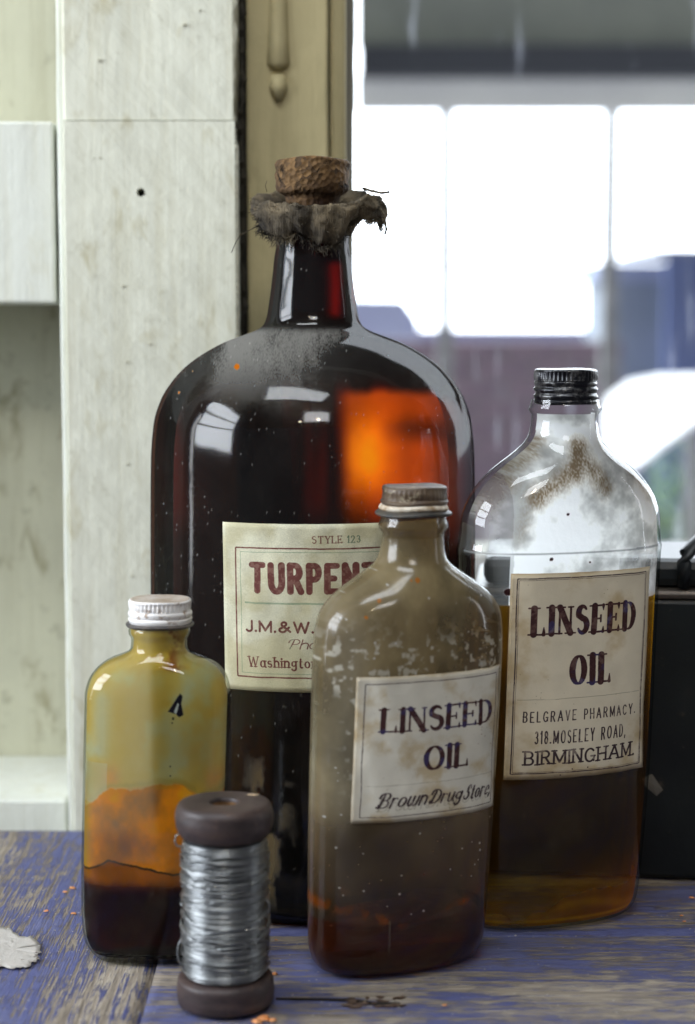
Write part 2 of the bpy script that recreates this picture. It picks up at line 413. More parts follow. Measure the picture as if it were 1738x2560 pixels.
def draw_text(ink, text, u0, u1, v0, v1, T=.2, t=.07, serif=0.0, st=.06, slant=0.0, space=.22, font=G, join=False, wob=0.0, rise=0.0, fit=True, xs=1.0):
    """ink: float array (row 0 at the top); u,v 0..1 in the label; v0 = top of capitals, v1 = baseline"""
    Hh, Ww = ink.shape; ch = (v1-v0)*Hh
    pad = T/2 + serif*0.25; items = []; fx = 0.0; bw_ = 0.0
    for c in text:
        w, st_ = font[c]
        if c == ' ': fx += .30+space*.5; continue
        fx += pad; items.append((fx, bw_, c, st_)); bw_ += w; fx += pad + space*.5
    fx -= space*.5; tgt = (u1-u0)*Ww/ch; kx = (tgt-fx)/max(bw_, 1e-6); sq = 1.0
    if kx < .40: kx = .40; sq = tgt/(fx+bw_*kx)
    for (gf, gb, c, sts) in items:
        dy = random.uniform(-wob, wob)
        for pts, fl in sts:
            segs = []
            L_ = len(pts)-1
            for i in range(L_):
                (x0, y0), (x1, y1) = pts[i], pts[i+1]
                ll = math.hypot(x1-x0, y1-y0)+1e-9
                if fl == 'T': w = T
                elif fl == 't': w = t*1.15
                elif fl in ('b', 'e'): w = t
                elif fl == 'D': w = T*1.15
                elif fl == 's': m = (i+.5)/L_; w = t+(T-t)*max(0, 1-abs(2*m-1)**2.2)
                else: w = t+(T-t)*(abs(y1-y0)/ll)**1.4
                segs.append((x0, y0, x1, y1, w, w))
            if serif and fl != 'D':
                for (ex, ey), (nx, ny) in ((pts[0], pts[1]), (pts[-1], pts[-2])):
                    steep = abs(ny-ey) > abs(nx-ex)*0.9
                    if steep and len(pts) <= 24 and (abs(ey) < .01 or abs(ey-1) < .01 or abs(ey-.63) < .01 or abs(ey-.62) < .02):
                        s_ = serif*(1 if fl == 'T' else .8)+ (T/2 if fl == 'T' else t/2)
                        segs.append((ex-s_/kx, ey, ex+s_/kx, ey, st, st))
                    elif not steep and c in 'ELTFC2' and (abs(ey) < .01 or abs(ey-1) < .01):
                        if c == 'T' or ex > .3:
                            d_ = .24 if ey < .5 else -.24
                            segs.append((ex, ey, ex+.01, ey+d_*(.75 if c != 'L' else 1.1), st*2.2, st*.6))
                if fl == 'e': segs.append((pts[-1][0], .5-.12, pts[-1][0], .5+.12, st*1.2, st*1.2))
            for (x0, y0, x1, y1, wa, wb) in segs:
                def tr(a, b):
                    b2 = b+dy
                    X = u0*Ww + (gf+(gb+a)*kx+slant*b)*ch*sq
                    frac = 0
                    return X, v1*Hh - b2*ch - rise*Hh*frac
                X0, Y0 = tr(x0, y0); X1, Y1 = tr(x1, y1)
                horiz = abs(x1-x0)/(math.hypot(x1-x0, y1-y0)+1e-9)
                ww = max(wa, wb)*ch
                bx0 = int(max(0, min(X0, X1)-ww-2)); bx1 = int(min(Ww, max(X0, X1)+ww+3))
                by0 = int(max(0, min(Y0, Y1)-ww-2)); by1 = int(min(Hh, max(Y0, Y1)+ww+3))
                if bx1 <= bx0 or by1 <= by0: continue
                yy, xx = np.mgrid[by0:by1, bx0:bx1]
                dx, dyv = X1-X0, Y1-Y0; l2 = dx*dx+dyv*dyv+1e-9
                tt = np.clip(((xx-X0)*dx+(yy-Y0)*dyv)/l2, 0, 1)
                d = np.hypot(xx-X0-tt*dx, yy-Y0-tt*dyv)
                wv = (wa+(wb-wa)*tt)*ch*.5
                ink[by0:by1, bx0:bx1] = np.maximum(ink[by0:by1, bx0:bx1], np.clip(wv-d+.6, 0, 1))
def draw_line(ink, u0, v0, u1, v1, w):
    Hh, Ww = ink.shape; x0, x1 = sorted((u0*Ww, u1*Ww)); y0, y1 = sorted((v0*Hh, v1*Hh))
    if x1-x0 > y1-y0: y0 -= w/2; y1 = y0+w
    else: x0 -= w/2; x1 = x0+w
    yy, xx = np.mgrid[0:Hh, 0:Ww]
    m = np.clip(xx-x0+.5, 0, 1)*np.clip(x1-xx+.5, 0, 1)*np.clip(yy-y0+.5, 0, 1)*np.clip(y1-yy+.5, 0, 1)
    np.maximum(ink, m, out=ink)
def frame(ink, a, b, c, d, w):
    draw_line(ink, a, b, c, b, w); draw_line(ink, a, d, c, d, w); draw_line(ink, a, b, a, d, w); draw_line(ink, c, b, c, d, w)
def lay(img, ink, colr, op=1.0):
    k = (ink*op)[..., None]; return img*(1-k) + np.array(colr)/255*k
def warp(a, amt):       # print wobbles with the paper
    h, w = a.shape; oy = (fbm(h, w, 5, 2)-.5)*amt; ox = (fbm(h, w, 5, 2)-.5)*amt
    yy, xx = np.mgrid[0:h, 0:w]
    return a[np.clip((yy+oy).round().astype(int), 0, h-1), np.clip((xx+ox).round().astype(int), 0, w-1)]

def paper_linseed(kind):
    if kind == 'pharmacy': w, h = 720, 1040; base = (214, 204, 180)
    else: w, h = 740, 740; base = (206, 202, 188)
    img = np.ones((h, w, 3))*np.array(base)/255
    n = fbm(h, w, 4, 4); g = rng.normal(0, 1, (h, w))
    img *= (0.90+0.16*n+0.012*g)[..., None]
    st = sstep(.48, .80, fbm(h, w, 6, 5))[..., None]*.45
    img = img*(1-st)+np.array((150, 120, 70))/255*st
    yy, xx = np.mgrid[0:h, 0:w]
    ed = np.minimum(np.minimum(xx, w-1-xx), np.minimum(yy, h-1-yy))
    e = (np.exp(-ed/14.0)*(.25+.5*fbm(h, w, 14, 3)))[..., None]
    img = img*(1-e)+np.array((120, 98, 66))/255*e
    ink = np.zeros((h, w)); fine = np.zeros((h, w)); thin = np.zeros((h, w))
    K = dict(T=.225, t=.07, serif=.07, st=.06)
    if kind == 'pharmacy':
        draw_text(ink, 'LINSEED', .13, .885, .165, .292, space=.05, wob=.012, **K)
        draw_text(ink, 'OIL', .395, .705, .405, .538, space=.10, **K)
        draw_text(fine, 'BELGRAVE PHARMACY.', .105, .905, .668, .716, T=.12, t=.10, space=.42, wob=.03)
        draw_text(fine, '318.MOSELEY ROAD,', .185, .83, .765, .824, T=.11, t=.09, space=.30, wob=.03)
        draw_text(fine, 'BIRMINGHAM.', .12, .915, .862, .926, T=.15, t=.13, serif=.09, st=.11, space=.22, wob=.02)
        frame(fine, .043, .024, .962, .972, 5.5); frame(fine, .054, .032, .953, .965, 1.8)
        draw_line(thin, .065, .61, .94, .61, 2.0)
        for (a, b) in ((.44, .958), (.55, .956), (.36, .985)): draw_line(fine, a, b, a+.008, b, 7)
    else:
        draw_text(ink, 'LINSEED', .15, .93, .225, .375, space=.06, wob=.012, **K)
        draw_text(ink, 'OIL', .425, .745, .50, .655, space=.12, **K)
        draw_text(fine, 'Brown', .145, .455, .80, .895, T=.15, t=.06, slant=.35, font=GS, space=.10, join=True)
        draw_text(fine, 'Drug', .475, .695, .80, .895, T=.15, t=.06, slant=.35, font=GS, space=.10, join=True)
        draw_text(fine, 'Store,', .705, .94, .80, .895, T=.15, t=.06, slant=.35, font=GS, space=.10, join=True)
        sh = np.zeros((h, w)); draw_text(sh, 'Brown Drug Store', .15, .93, .825, .92, T=.06, t=.04, slant=.35, font=GS, space=.10, join=True)
        thin = np.maximum(thin, sh*.55)
        frame(fine, .052, .048, .955, .960, 4.0)
        draw_line(thin, .07, .745, .955, .745, 1.6)
    ink = warp(ink, 7); fine = warp(fine, 7); thin = warp(thin, 7)
    wear = sstep(.30, .46, fbm(h, w, 30, 3)); spot = .75*sstep(.52, .66, fbm(h, w, 16, 3))[..., None]
    cink = np.array((52, 24, 26))/255*(1-spot)+np.array((48, 44, 92))/255*spot
    k = (ink*(.80+.2*wear)*(.9+.1*vnoise(h, w, 200, 150)))[..., None]; img = img*(1-k)+cink*k
    img = lay(img, fine*(.55+.45*wear), (44, 30, 36), .92); img = lay(img, thin*(.4+.6*wear), (90, 84, 66), .7)
    # specks and scratches
    for _ in range(60 if kind == 'pharmacy' else 40):
        y = rng.integers(4, h-6); x = rng.integers(4, w-6); r = rng.integers(1, 4)
        img[y:y+r, x:x+r] = img[y:y+r, x:x+r]*.35+np.array((110, 70, 40))/255*.4
    if kind != 'pharmacy':
        for _ in range(26):
            y = int(h*rng.normal(.42, .07)); x = int(w*rng.normal(.86, .05)); r = rng.integers(2, 6)
            if 0 < x < w-8 and 0 < y < h-8: img[y:y+r, x:x+r] = np.array((128, 96, 74))/255
    return make_image('linseed_print_'+kind, img)
def paper_turpentine():
    w, h = 1120, 830
    img = np.ones((h, w, 3))*np.array((205, 203, 178))/255
    n = fbm(h, w, 4, 4); g = rng.normal(0, 1, (h//2, w//2)).repeat(2, 0).repeat(2, 1); g2 = rng.normal(0, 1, (h, w))
    img *= (0.90+0.15*n+0.045*g+.03*g2)[..., None]
    yy, xx = np.mgrid[0:h, 0:w]
    st = (sstep(.45, .75, fbm(h, w, 5, 4)+.22*(yy/h)**2)[..., None])*.32
    img = img*(1-st)+np.array((150, 138, 92))/255*st
    a = np.zeros((h, w)); b = np.zeros((h, w)); s_ = np.zeros((h, w))
    frame(a, .061, .145, .939, .915, 7); frame(b, .084, .168, .916, .892, 3.5)
    draw_line(b, .10, .472, .90, .472, 9)
    draw_text(a, 'TURPENTINE', .122, .878, .245, .398, T=.25, t=.235, space=.14)
    draw_text(a, 'J.M.&W.', .105, .400, .582, .642, T=.21, t=.19, space=.36)
    draw_text(a, 'Washington', .112, .415, .795, .853, T=.17, t=.08, serif=.07, st=.09, space=.20)
    draw_text(s_, 'STYLE 123', .395, .605, .070, .110, T=.17, t=.09, serif=.06, st=.09, space=.34)
    draw_text(s_, 'Pharmacy', .290, .62, .682, .738, T=.12, t=.06, slant=.3, font=GS, space=.12)
    a = warp(a, 5); b = warp(b, 5); s_ = warp(s_, 5)
    wear = .78+.22*sstep(.3, .6, fbm(h, w, 60, 2))
    img = lay(img, b*.55*wear, (88, 118, 92)); img = lay(img, a*wear, (92, 46, 42), .93)
    mixg = sstep(.42, .58, fbm(h, w, 12, 3))
    img = lay(img, s_*mixg*wear, (92, 46, 42), .85); img = lay(img, s_*(1-mixg)*wear, (84, 104, 84), .85)
    for _ in range(160):
        y = rng.integers(2, h-4); x = rng.integers(2, w-4); r = rng.integers(1, 3); img[y:y+r, x:x+r] *= .5
    return make_image('turpentine_print', img)
def label_mat(name, im, rough=.75):
    m, nt, out = mat(name)
    t = N(nt, 'ShaderNodeTexImage'); t.image = im; t.interpolation = 'Cubic'
    v = coords(nt)
    nrm = bump(nt, noise(nt, v, 48, 4), .6, .0016); nrm = bump(nt, noise(nt, v, 900, 2), .3, .0002, nrm)
    principled(nt, out, t.outputs[0], rough, 0, nrm, .25); return m

# ================================================================ THE SETTING
m_outwall = simple('outer_wall_render', L(120, 118, 110), L(140, 138, 128), 3, .9)
m_ceil = simple('ceiling_plaster', L(120, 116, 105), L(150, 146, 135), 2, .9)
def emit(name, c, s):
    m, nt, out = mat(name); e = N(nt, 'ShaderNodeEmission'); e.inputs[0].default_value = c; e.inputs[1].default_value = s
    nt.links.new(e.outputs[0], out.inputs[0]); return m
# sky: half a dome over the yard behind the building
vs = []; fs = []; nu, nv = 24, 12
for i in range(nv+1):
    for j in range(nu+1):
        az = math.pi*j/nu; el = R(-6)+R(96)*i/nv
        vs.append((45*math.cos(az)*math.cos(el), 2.3+45*math.sin(az)*math.cos(el), -0.9+45*math.sin(el)))
for i in range(nv):
    for j in range(nu):
        a = i*(nu+1)+j; fs.append((a, a+nu+1, a+nu+2, a+1))
sky = mesh_obj('sky', vs, fs, emit('overcast_sky', (0.90, 0.94, 1.0, 1), SKY)); tag(sky, kind='structure')
mb = MB(); mb.box(-30, 2.3, -1.1, 30, 44, -0.9)
tag(mb.build('ground', simple('paving', L(96, 92, 104), L(120, 116, 126), 1.5, .9)), kind='structure')
xat_ = lambda px, Y: P(px, 1280, Y).x
WY0, WY1 = 1.30, 2.05       # the wall's inner and outer face: a deep reveal, glazing at its outer side
XL, XR, ZB, ZT = 0.004, 1.5, 0.10, 1.35
mb = MB()
mb.box(-5, 1.42, -0.9, xat_(205, 1.30), WY1, 2.4); mb.box(xat_(205, 1.30)+.0002, WY0, -0.9, XL, WY1, 2.4); mb.box(XR, WY0, -0.9, 5, WY1, 2.4)
mb.box(XL, WY0, -0.9, XR, WY1, ZB); mb.box(XL, WY0, ZT, XR, WY1, 2.4)
wall = mb.build('wall', m_outwall); tag(wall, kind='structure')
mb = MB(); mb.box(-5, -4, 2.4, 5, 2.3, 2.5); tag(mb.build('ceiling', m_ceil), kind='structure')
mb = MB(); mb.box(-5, -4, -1.0, 5, WY0, -0.9); tag(mb.build('floor', simple('floor_boards', L(70, 62, 54), L(92, 82, 70), 5, .8)), kind='structure')

# --- whitewashed timber
def limewash(name, base, stain, dia=True, seed=0.0, worn=0.5):
    m, nt, out = mat(name); v = coords(nt, loc=(seed, seed, 0))
    d0 = coords(nt, (1, 1, 1), (0, R(-47), 0), (seed, 0, 0)); mp2 = nt.nodes.new('ShaderNodeMapping'); mp2.inputs['Scale'].default_value = (11, 11, 105); nt.links.new(d0, mp2.inputs[0])
    saw = noise(nt, mp2.outputs[0], 1.0, 3, .55)
    blot = noise(nt, v, 14, 5, .6); fine = noise(nt, v, 70, 4, .65); spots = noise(nt, coords(nt, (1, 1, .45), (0, R(20), 0)), 42, 3, .6, .6)
    c = mixc(nt, ramp(nt, blot, [(.38, (0, 0, 0)), (.68, (1, 1, 1))]).outputs[0], base, tuple(x*.90 for x in base[:3])+(1,))
    f1 = mth(nt, 'MULTIPLY', ramp(nt, spots, [(.58, (0, 0, 0)), (.74, (1, 1, 1))]).outputs[0], worn)
    c = mixc(nt, f1, c, stain)
    f2 = mth(nt, 'MULTIPLY', ramp(nt, fine, [(.60, (0, 0, 0)), (.78, (1, 1, 1))]).outputs[0], worn*.6)
    c = mixc(nt, f2, c, tuple(x*.55 for x in stain[:3])+(1,))
    if dia: c = mixc(nt, mth(nt, 'MULTIPLY', ramp(nt, saw, [(.40, (1, 1, 1)), (.56, (0, 0, 0))]).outputs[0], mth(nt, 'MULTIPLY', blot, .16)), c, tuple(x*.6 for x in stain[:3])+(1,))
    nrm = bump(nt, saw, .42 if dia else .1, .0026)
    gn = noise(nt, coords(nt, (90, 90, 5), (0, 0, 0), (seed, 1, 0)), 1.0, 5, .65)
    c = mixc(nt, mth(nt, 'MULTIPLY', ramp(nt, gn, [(.34, (1, 1, 1)), (.50, (0, 0, 0))]).outputs[0], .20), c, stain)
    nrm = bump(nt, gn, .45, .0016, nrm)
    nrm = bump(nt, fine, .55, .0010, nrm); nrm = bump(nt, spots, .35, .0018, nrm)
    principled(nt, out, c, .72, 0, nrm, .3); return m
m_post = limewash('limewashed_post', L(222, 223, 206), L(168, 158, 116), True, 0.0, .62)
m_rail = limewash('limewashed_rail', L(224, 227, 216), L(190, 184, 150), False, 3.0, .3)
m_panel = limewash('stained_panel', L(204, 204, 180), L(138, 130, 96), False, 7.0, .8)
m_tan = limewash('cream_frame_paint', L(186, 174, 132), L(120, 112, 80), False, 5.0, .25)
m_dark = simple('old_dirt', L(40, 38, 32), L(60, 56, 46), 80, .9)
PY0 = 1.238
def xat(px, Y, py=1280): return P(px, py, Y).x
# timber post, two lengths meeting at a fine seam, with a drilled hole
post = empty('timber_post', (xat(376, PY0), PY0, 0))
tag(post, 'broad whitewashed timber post with a small drilled hole, between cupboard bay and window', 'post')
def rel(o, root):
    o.matrix_parent_inverse = Matrix.Translation(root.location).inverted(); return o
zseam = P(400, 301, PY0).z
xl, xr = xat(172, PY0), xat(596, PY0)
def rough_slab(name, x0, x1, y0, y1, z0, z1, mat_, parent, nx=50, nz=70, amp=.0006, hole=None, ragged=.0016):
    """a slab with a softly uneven front, ragged right edge and, if asked, a drilled hole"""
    vs = []; fs = []
    hn = fbm(nz+1, nx+1, 6, 3)-.5; rg = [random.uniform(-1, 1) for _ in range(nz+1)]
    for j in range(nz+1):
        z = z0+(z1-z0)*j/nz
        for i in range(nx+1):
            t = i/nx; x = x0+(x1-x0)*t
            if i == nx: x += rg[j]*ragged - abs(min(0, math.sin(j*.7)))*ragged*.6
            y = y0+hn[j, i]*amp*2
            if i in (0, nx): y += .0016
            if hole:
                d = math.hypot(x-hole[0], z-hole[1])
                if d < hole[2]: y += hole[3]
                elif d < hole[2]*1.4: k = hole[2]/d; x = hole[0]+(x-hole[0])*k; z_k = hole[1]+(z-hole[1])*k; vs.append((x, y, z_k)); continue
            vs.append((x, y, z))
    for j in range(nz):
        for i in range(nx):
            a = j*(nx+1)+i; fs.append((a, a+1, a+nx+2, a+nx+1))
    b = len(vs); n = nx+1
    vs += [(x0, y1, z0), (x1, y1, z0), (x1, y1, z1), (x0, y1, z1)]
    for j in range(nz):
        fs.append((j*n, (j+1)*n, b+3, b) if False else (j*n, (j+1)*n, b+0))
        fs.append((j*n+nx, b+1, (j+1)*n+nx))
    fs.append((nz*n, b+3, b)); fs.append((nz*n+nx, b+1, b+2))
    fs.append(tuple([nz*n+i for i in range(n)]+[b+2, b+3])); fs.append(tuple([i for i in range(nx, -1, -1)]+[b, b+1]))
    o = mesh_obj(name, vs, fs, mat_, parent, smooth=False)
    return o
ph = P(352, 481, PY0)
lower = rough_slab('post_length', xl, xr, PY0, PY0+.06, -0.02, zseam-.0003, m_post, post, 130, 430, hole=(ph.x, ph.z, .0028, .02)); rel(lower, post)
upper = rough_slab('post_length', xl, xr, PY0+.0008, PY0+.06, zseam+.0003, 0.95, m_post, post, 60, 80); rel(upper, post)
# its planed left corner
o = board('corner_strip', xat(155, PY0), PY0+.006, -0.02, xl-.0002, PY0+.06, .95, m_rail, post, .0015, 30, .0003); rel(o, post)
# shallow bruises and flakes of old limewash
mb = MB()
for (px, py, r) in ((462, 62, 9), (500, 25, 5), (308, 715, 8), (318, 905, 6), (250, 150, 8), (375, 860, 6), (250, 395, 6), (320, 1160, 7), (330, 1440, 6), (235, 395, 4)):
    c = P(px, py, PY0-.0006); rr = W(r*.55, PY0)
    pts = []
    n = 9
    for k in range(n):
        a = 2*math.pi*k/n; q = rr*random.uniform(.5, 1.1)
        pts.append((c.x+q*math.cos(a)*1.2, c.y-.0002, c.z+q*math.sin(a)*.7))
    pts2 = [(p[0], p[1]+.002, p[2]) for p in pts]
    mb.add(pts+pts2, [tuple(range(n-1, -1, -1))]+[(k, (k+1) % n, n+(k+1) % n, n+k) for k in range(n)])
o = mb.build('flake', simple('bruise', L(200, 200, 184), L(158, 152, 128), 300, .9), post); tag(o, kind='stuff'); rel(o, post)

# cupboard bay left of the post: recessed back panel, rail and ledge
bay = empty('wall_bay', (xat(60, 1.3), 1.30, 0))
tag(bay, 'recessed cupboard bay with stained back board, left of the whitewashed post', 'wall bay')
o = board('back_panel', -0.70, 1.395, -0.02, xat(205, 1.30)-.0004, 1.418, 0.95, m_panel, bay, 0); rel(o, bay)
rt, rb = P(60, 303, 1.246).z, P(60, 758, 1.246).z
o = board('rail', -0.5348, 1.246, rb, xat(148, 1.246), 1.394, rt, m_rail, bay, .002, 14, .0006); rel(o, bay)
o = board('side_light_block', -.552, 1.250, -.02, -.535, 1.394, .95, m_rail, bay, .002); rel(o, bay)  # unseen board added to keep side window light off the back panel
o = board('bottom_ledge', -0.5348, 1.262, -.02, xat(155, 1.262), 1.394, P(60, 2000, 1.262).z, m_rail, bay, .002); rel(o, bay)

# window: cream frame board, caulk, bars, panes
win = empty('window', (0.3, 1.27, 0.1))
tag(win, 'tall window with cream painted frame board and thin bars, behind the bottles', 'window')
x0, x1 = xat(622, 1.262), xat(866, 1.262)
o = board('frame_board', x0, 1.262, 0.0, xat(822, 1.262), 1.299, .95, m_tan, win, .002, 24, .0002); rel(o, win)
o = board('frame_bead', xat(824, 1.262), 1.270, 0.0, x1, 1.299, .95, m_tan, win, .003); rel(o, win)
mb = MB()
for k in range(90):     # crumbly dark gap between the post and the frame
    z = -.02+k*.0108; r = random.uniform(.0012, .0030)
    mb.tube([(xr+.0025+random.uniform(-.0015, .002), PY0+.014+random.uniform(0, .008), z-.005), (xr+.0025+random.uniform(-.0015, .002), PY0+.016, z), (xr+.003, PY0+.015, z+.006)], [r*.6, r, r*.5], 6)
mb.box(xr+.0001, PY0+.03, -.02, x0+.001, PY0+.055, .95)
o = mb.build('gap_filler', m_dark, win); tag(o, kind='stuff'); rel(o, win)
# painted-over catch on the frame board
mb = MB(); cz = [P(700, y, 1.256).z for y in (-200, 20, 100, 150, 170)]; cx_ = xat(700, 1.258)
mb.tube([(cx_, 1.2632, z) for z in (cz[0], cz[1], cz[2], cz[3]-.002, cz[4])], [.0064, .0064, .0072, .0080, .0052], 18)
o = mb.build('catch', m_tan, win, smooth=True); rel(o, win)
mb = MB(); z1_, z2_ = P(700, 190, 1.262).z, P(700, 250, 1.262).z
mb.tube([(cx_, 1.2612, z2_), (cx_, 1.2605, (z1_+z2_)/2), (cx_, 1.2612, z1_)], [.003, .0062, .005], 18)
o = mb.build('screw_head', m_tan, win, smooth=True); rel(o, win)
m_bar = simple('white_window_paint', L(196, 200, 205), L(214, 216, 216), 12, .5)
m_steel = simple('weathered_bar', L(150, 150, 148), L(120, 120, 118), 12, .6)
GY = 1.96
o = board('side_frame', XL+.001, GY-.02, ZB+.002, xat(886, GY), GY+.02, ZT-.002, m_bar, win, .002); rel(o, win)
outw = empty('glazed_screen', (1.0, 5.3, -.9)); tag(outw, 'glazed screen of thin grey vertical bars outside, under the roof overhang', 'glazed screen')
for px in (700, 1112, 1517, 1925, 2330, 2740):
    o = board('glazing_bar', xat(px, 5.3)-.021, 5.3, -.9, xat(px, 5.3)+.021, 5.34, P(869, 268, 5.3).z, m_steel, outw, .003); rel(o, outw)
m, nt, out = mat('window_glass'); v = coords(nt, (1, 1, .12))
tr = N(nt, 'ShaderNodeBsdfTransparent'); tr.inputs[0].default_value = (.93, .95, .96, 1)
gl = N(nt, 'ShaderNodeBsdfGlossy'); gl.inputs['Roughness'].default_value = .02
mx = N(nt, 'ShaderNodeMixShader'); mx.inputs[0].default_value = .05
nt.links.new(tr.outputs[0], mx.inputs[1]); nt.links.new(gl.outputs[0], mx.inputs[2])
dirt = mth(nt, 'MULTIPLY', ramp(nt, noise(nt, v, 60, 4, .6), [(.62, (0, 0, 0)), (.78, (1, 1, 1))]).outputs[0], .30)
dirt = mth(nt, 'ADD', dirt, .010)
s_ = film_over(nt, mx.outputs[0], L(190, 195, 205), dirt, .5); nt.links.new(s_, out.inputs[0]); m_pane = m
xs = [xat(886, GY)-.005, XR+.003]
for i in range(len(xs)-1):
    a = xs[i]+.0052; b = xs[i+1]-.0056
    mb = MB(); mb.box(a, GY-.0015, ZB+.002, b, GY+.0015, ZT-.002); o = mb.build('pane', m_pane, win); rel(o, win)
o = board('sill', XL+.001, 1.262, ZB-.03, XR-.002, GY-.021, ZB-.002+.004, simple('dark_sill_wood', L(64, 58, 50), L(84, 76, 66), 20, .8), win, .002); rel(o, win)

# --- outside, all far out of focus
def px_box(name, a, b, c, d, Y, depth, m_, parent=None):
    p0 = P(a, d, Y); p1 = P(c, b, Y)
    mb = MB(); mb.box(p0.x, Y, p0.z, p1.x, Y+depth, p1.z); return mb.build(name, m_, parent)
can = empty('roof_overhang', (1.5, 5.0, 1.1))
tag(can, 'grey roof overhang with dark gutter, across the top of the window', 'roof overhang')
o = px_box('fascia', 892, -160, 3600, 112, 5.0, .05, simple('grey_fascia', L(134, 138, 126), L(118, 122, 112), 4, .8), can); rel(o, can)
o = px_box('gutter', 897, 112, 3600, 186, 4.94, .10, simple('dark_gutter', L(12, 15, 27), L(16, 19, 31), 4, .6), can); rel(o, can)
o = px_box('soffit_board', 892, 186, 3600, 276, 5.06, .05, simple('pale_soffit', L(224, 224, 222), L(236, 236, 232), 4, .7), can); rel(o, can)
# brick garden wall
bw = empty('brick_wall', (1.5, 7.0, -.9)); tag(bw, 'low red brick wall across the yard, blurred beyond the middle panes', 'wall')
m_brick = simple('red_brick', L(146, 122, 132), L(124, 104, 118), 6, .9); m_mortar = simple('mortar', L(150, 142, 140), None, 6, .9)
tz = P(1200, 845, 7.0).z; bx0, bx1 = xat(820, 7.0), xat(1545, 7.0)
mb = MB(); mb.box(bx0, 7.01, -.9, bx1, 7.2, tz-.01); o = mb.build('wall_core', m_mortar, bw); rel(o, bw)
bme = None; row = 0; z = -.55
cnt = 0
while z+.065 < tz+.001 and cnt < 290:
    x = bx0+(.11 if row % 2 else 0)
    while x+.215 <= bx1+.01 and cnt < 290:
        if bme is None:
            mb = MB(); mb.box(0, 0, 0, .212, .06, .064); bo = mb.build('brick', m_brick, bw); bme = bo.data
        else:
            bo = bpy.data.objects.new('brick', bme); link(bo, bw)
        bo.location = (x, 7.0+random.uniform(-.002, .002), z); rel(bo, bw); cnt += 1; x += .225
    z += .075; row += 1
# pale shed behind the wall
sh = empty('pale_shed', (.4, 11, -.9)); tag(sh, 'pale blue grey shed with a stepped roofline, blurred behind the brown bottle neck', 'shed')
m_sh = simple('pale_render', L(196, 200, 222), L(180, 184, 212), 1.5, .9)
o = px_box('wall', 700, 800, 1050, 1700, 11, 1.5, m_sh, sh); rel(o, sh)
a = P(905, 800, 11); b = P(1050, 800, 11); c = P(960, 740, 11); d = P(1010, 745, 11); e_ = P(700, 800, 11); f_ = P(880, 742, 11)
mb = MB(); pts = [e_, b, d, f_]; mb.add([(p.x, 11, p.z) for p in pts]+[(p.x, 12.5, p.z) for p in pts], [(0, 1, 2, 3), (7, 6, 5, 4), (0, 4, 5, 1), (1, 5, 6, 2), (2, 6, 7, 3), (3, 7, 4, 0)])
o = mb.build('roof', m_sh, sh); rel(o, sh)
s2 = empty('far_house', (1.5, 14, -.9)); tag(s2, 'mauve grey far house front, blurred between the two window bars', 'house')
o = px_box('wall', 1040, 838, 1530, 1700, 14, 2, simple('mauve_render', L(158, 150, 176), L(148, 138, 160), 1.5, .9), s2); rel(o, s2)
o = px_box('roof', 1030, 822, 1536, 838, 13.9, 2.2, simple('slate_roof', L(140, 144, 172), L(128, 132, 160), 1.5, .9), s2); rel(o, s2)
# blue shed
b3 = empty('blue_shed', (1.7, 9, -.9)); tag(b3, 'tall blue painted shed beyond the right pane of the window', 'shed')
m_bl = simple('blue_cladding', L(104, 120, 168), L(90, 106, 152), 3, .7)
xx0, xx1 = xat(1655, 9), xat(2500, 9); zt = P(1700, 630, 9).z
for k in range(12):
    w_ = (xx1-xx0)/12; o = board('cladding_board', xx0+k*w_, 9-(.01 if k % 2 else 0), -.9, xx0+(k+1)*w_-.006, 9.05, zt, m_bl, b3, 0); rel(o, b3)
o = px_box('roof', 1640, 618, 2520, 632, 8.9, 1.2, simple('grey_felt_roof', L(130, 134, 150), L(110, 114, 130), 3, .8), b3); rel(o, b3)
b4 = empty('garden_hut', (1.3, 8, -.9)); tag(b4, 'grey green hut wall beside the blue shed, blurred behind the second window bar', 'hut')
o = px_box('wall', 1500, 700, 1672, 1700, 9.4, .8, simple('hut_boards', L(150, 158, 168), L(120, 134, 138), 1, .8), b4); rel(o, b4)
o = px_box('roof', 1490, 655, 1676, 700, 9.3, 1.0, simple('hut_roof', L(170, 180, 205), L(150, 160, 190), 1, .8), b4); rel(o, b4)
# slanting white board
wb = None
wpx = [(1512, 1040), (1518, 992), (1572, 952), (1650, 938), (1900, 934), (1990, 905), (1738, 1052), (1650, 1115), (1590, 1162), (1552, 1172), (1520, 1130)]
vs = []
for (a_, b_) in wpx: vs.append(tuple(P(a_, b_, 4.0+(1185-b_)*.0022)))
n = len(vs); vs += [(a[0]+.0, a[1]+.03, a[2]-.02) for a in vs]
wb = mesh_obj('white_board', vs, [tuple(range(n-1, -1, -1)), tuple(range(n, 2*n))]+[(k, (k+1) % n, n+(k+1) % n, n+k) for k in range(n)], simple('white_gloss', L(248, 248, 248), L(255, 255, 255), 3, .35), smooth=False)
tag(wb, 'bright white slanting board outside, above the right linseed bottle shoulder', 'board')
# its trestle
mb = MB(); mb.tube([(1.0*p[0]+.0, p[1]+.02, p[2]-.03) for p in (vs[1],)]+[(vs[1][0]+.02, vs[1][1], -.9)], .02, 8); mb.tube([(vs[6][0], vs[6][1]+.03, vs[6][2]-.02), (vs[6][0], vs[6][1], -.9)], .02, 8)
mb.build('prop', m_steel, wb)
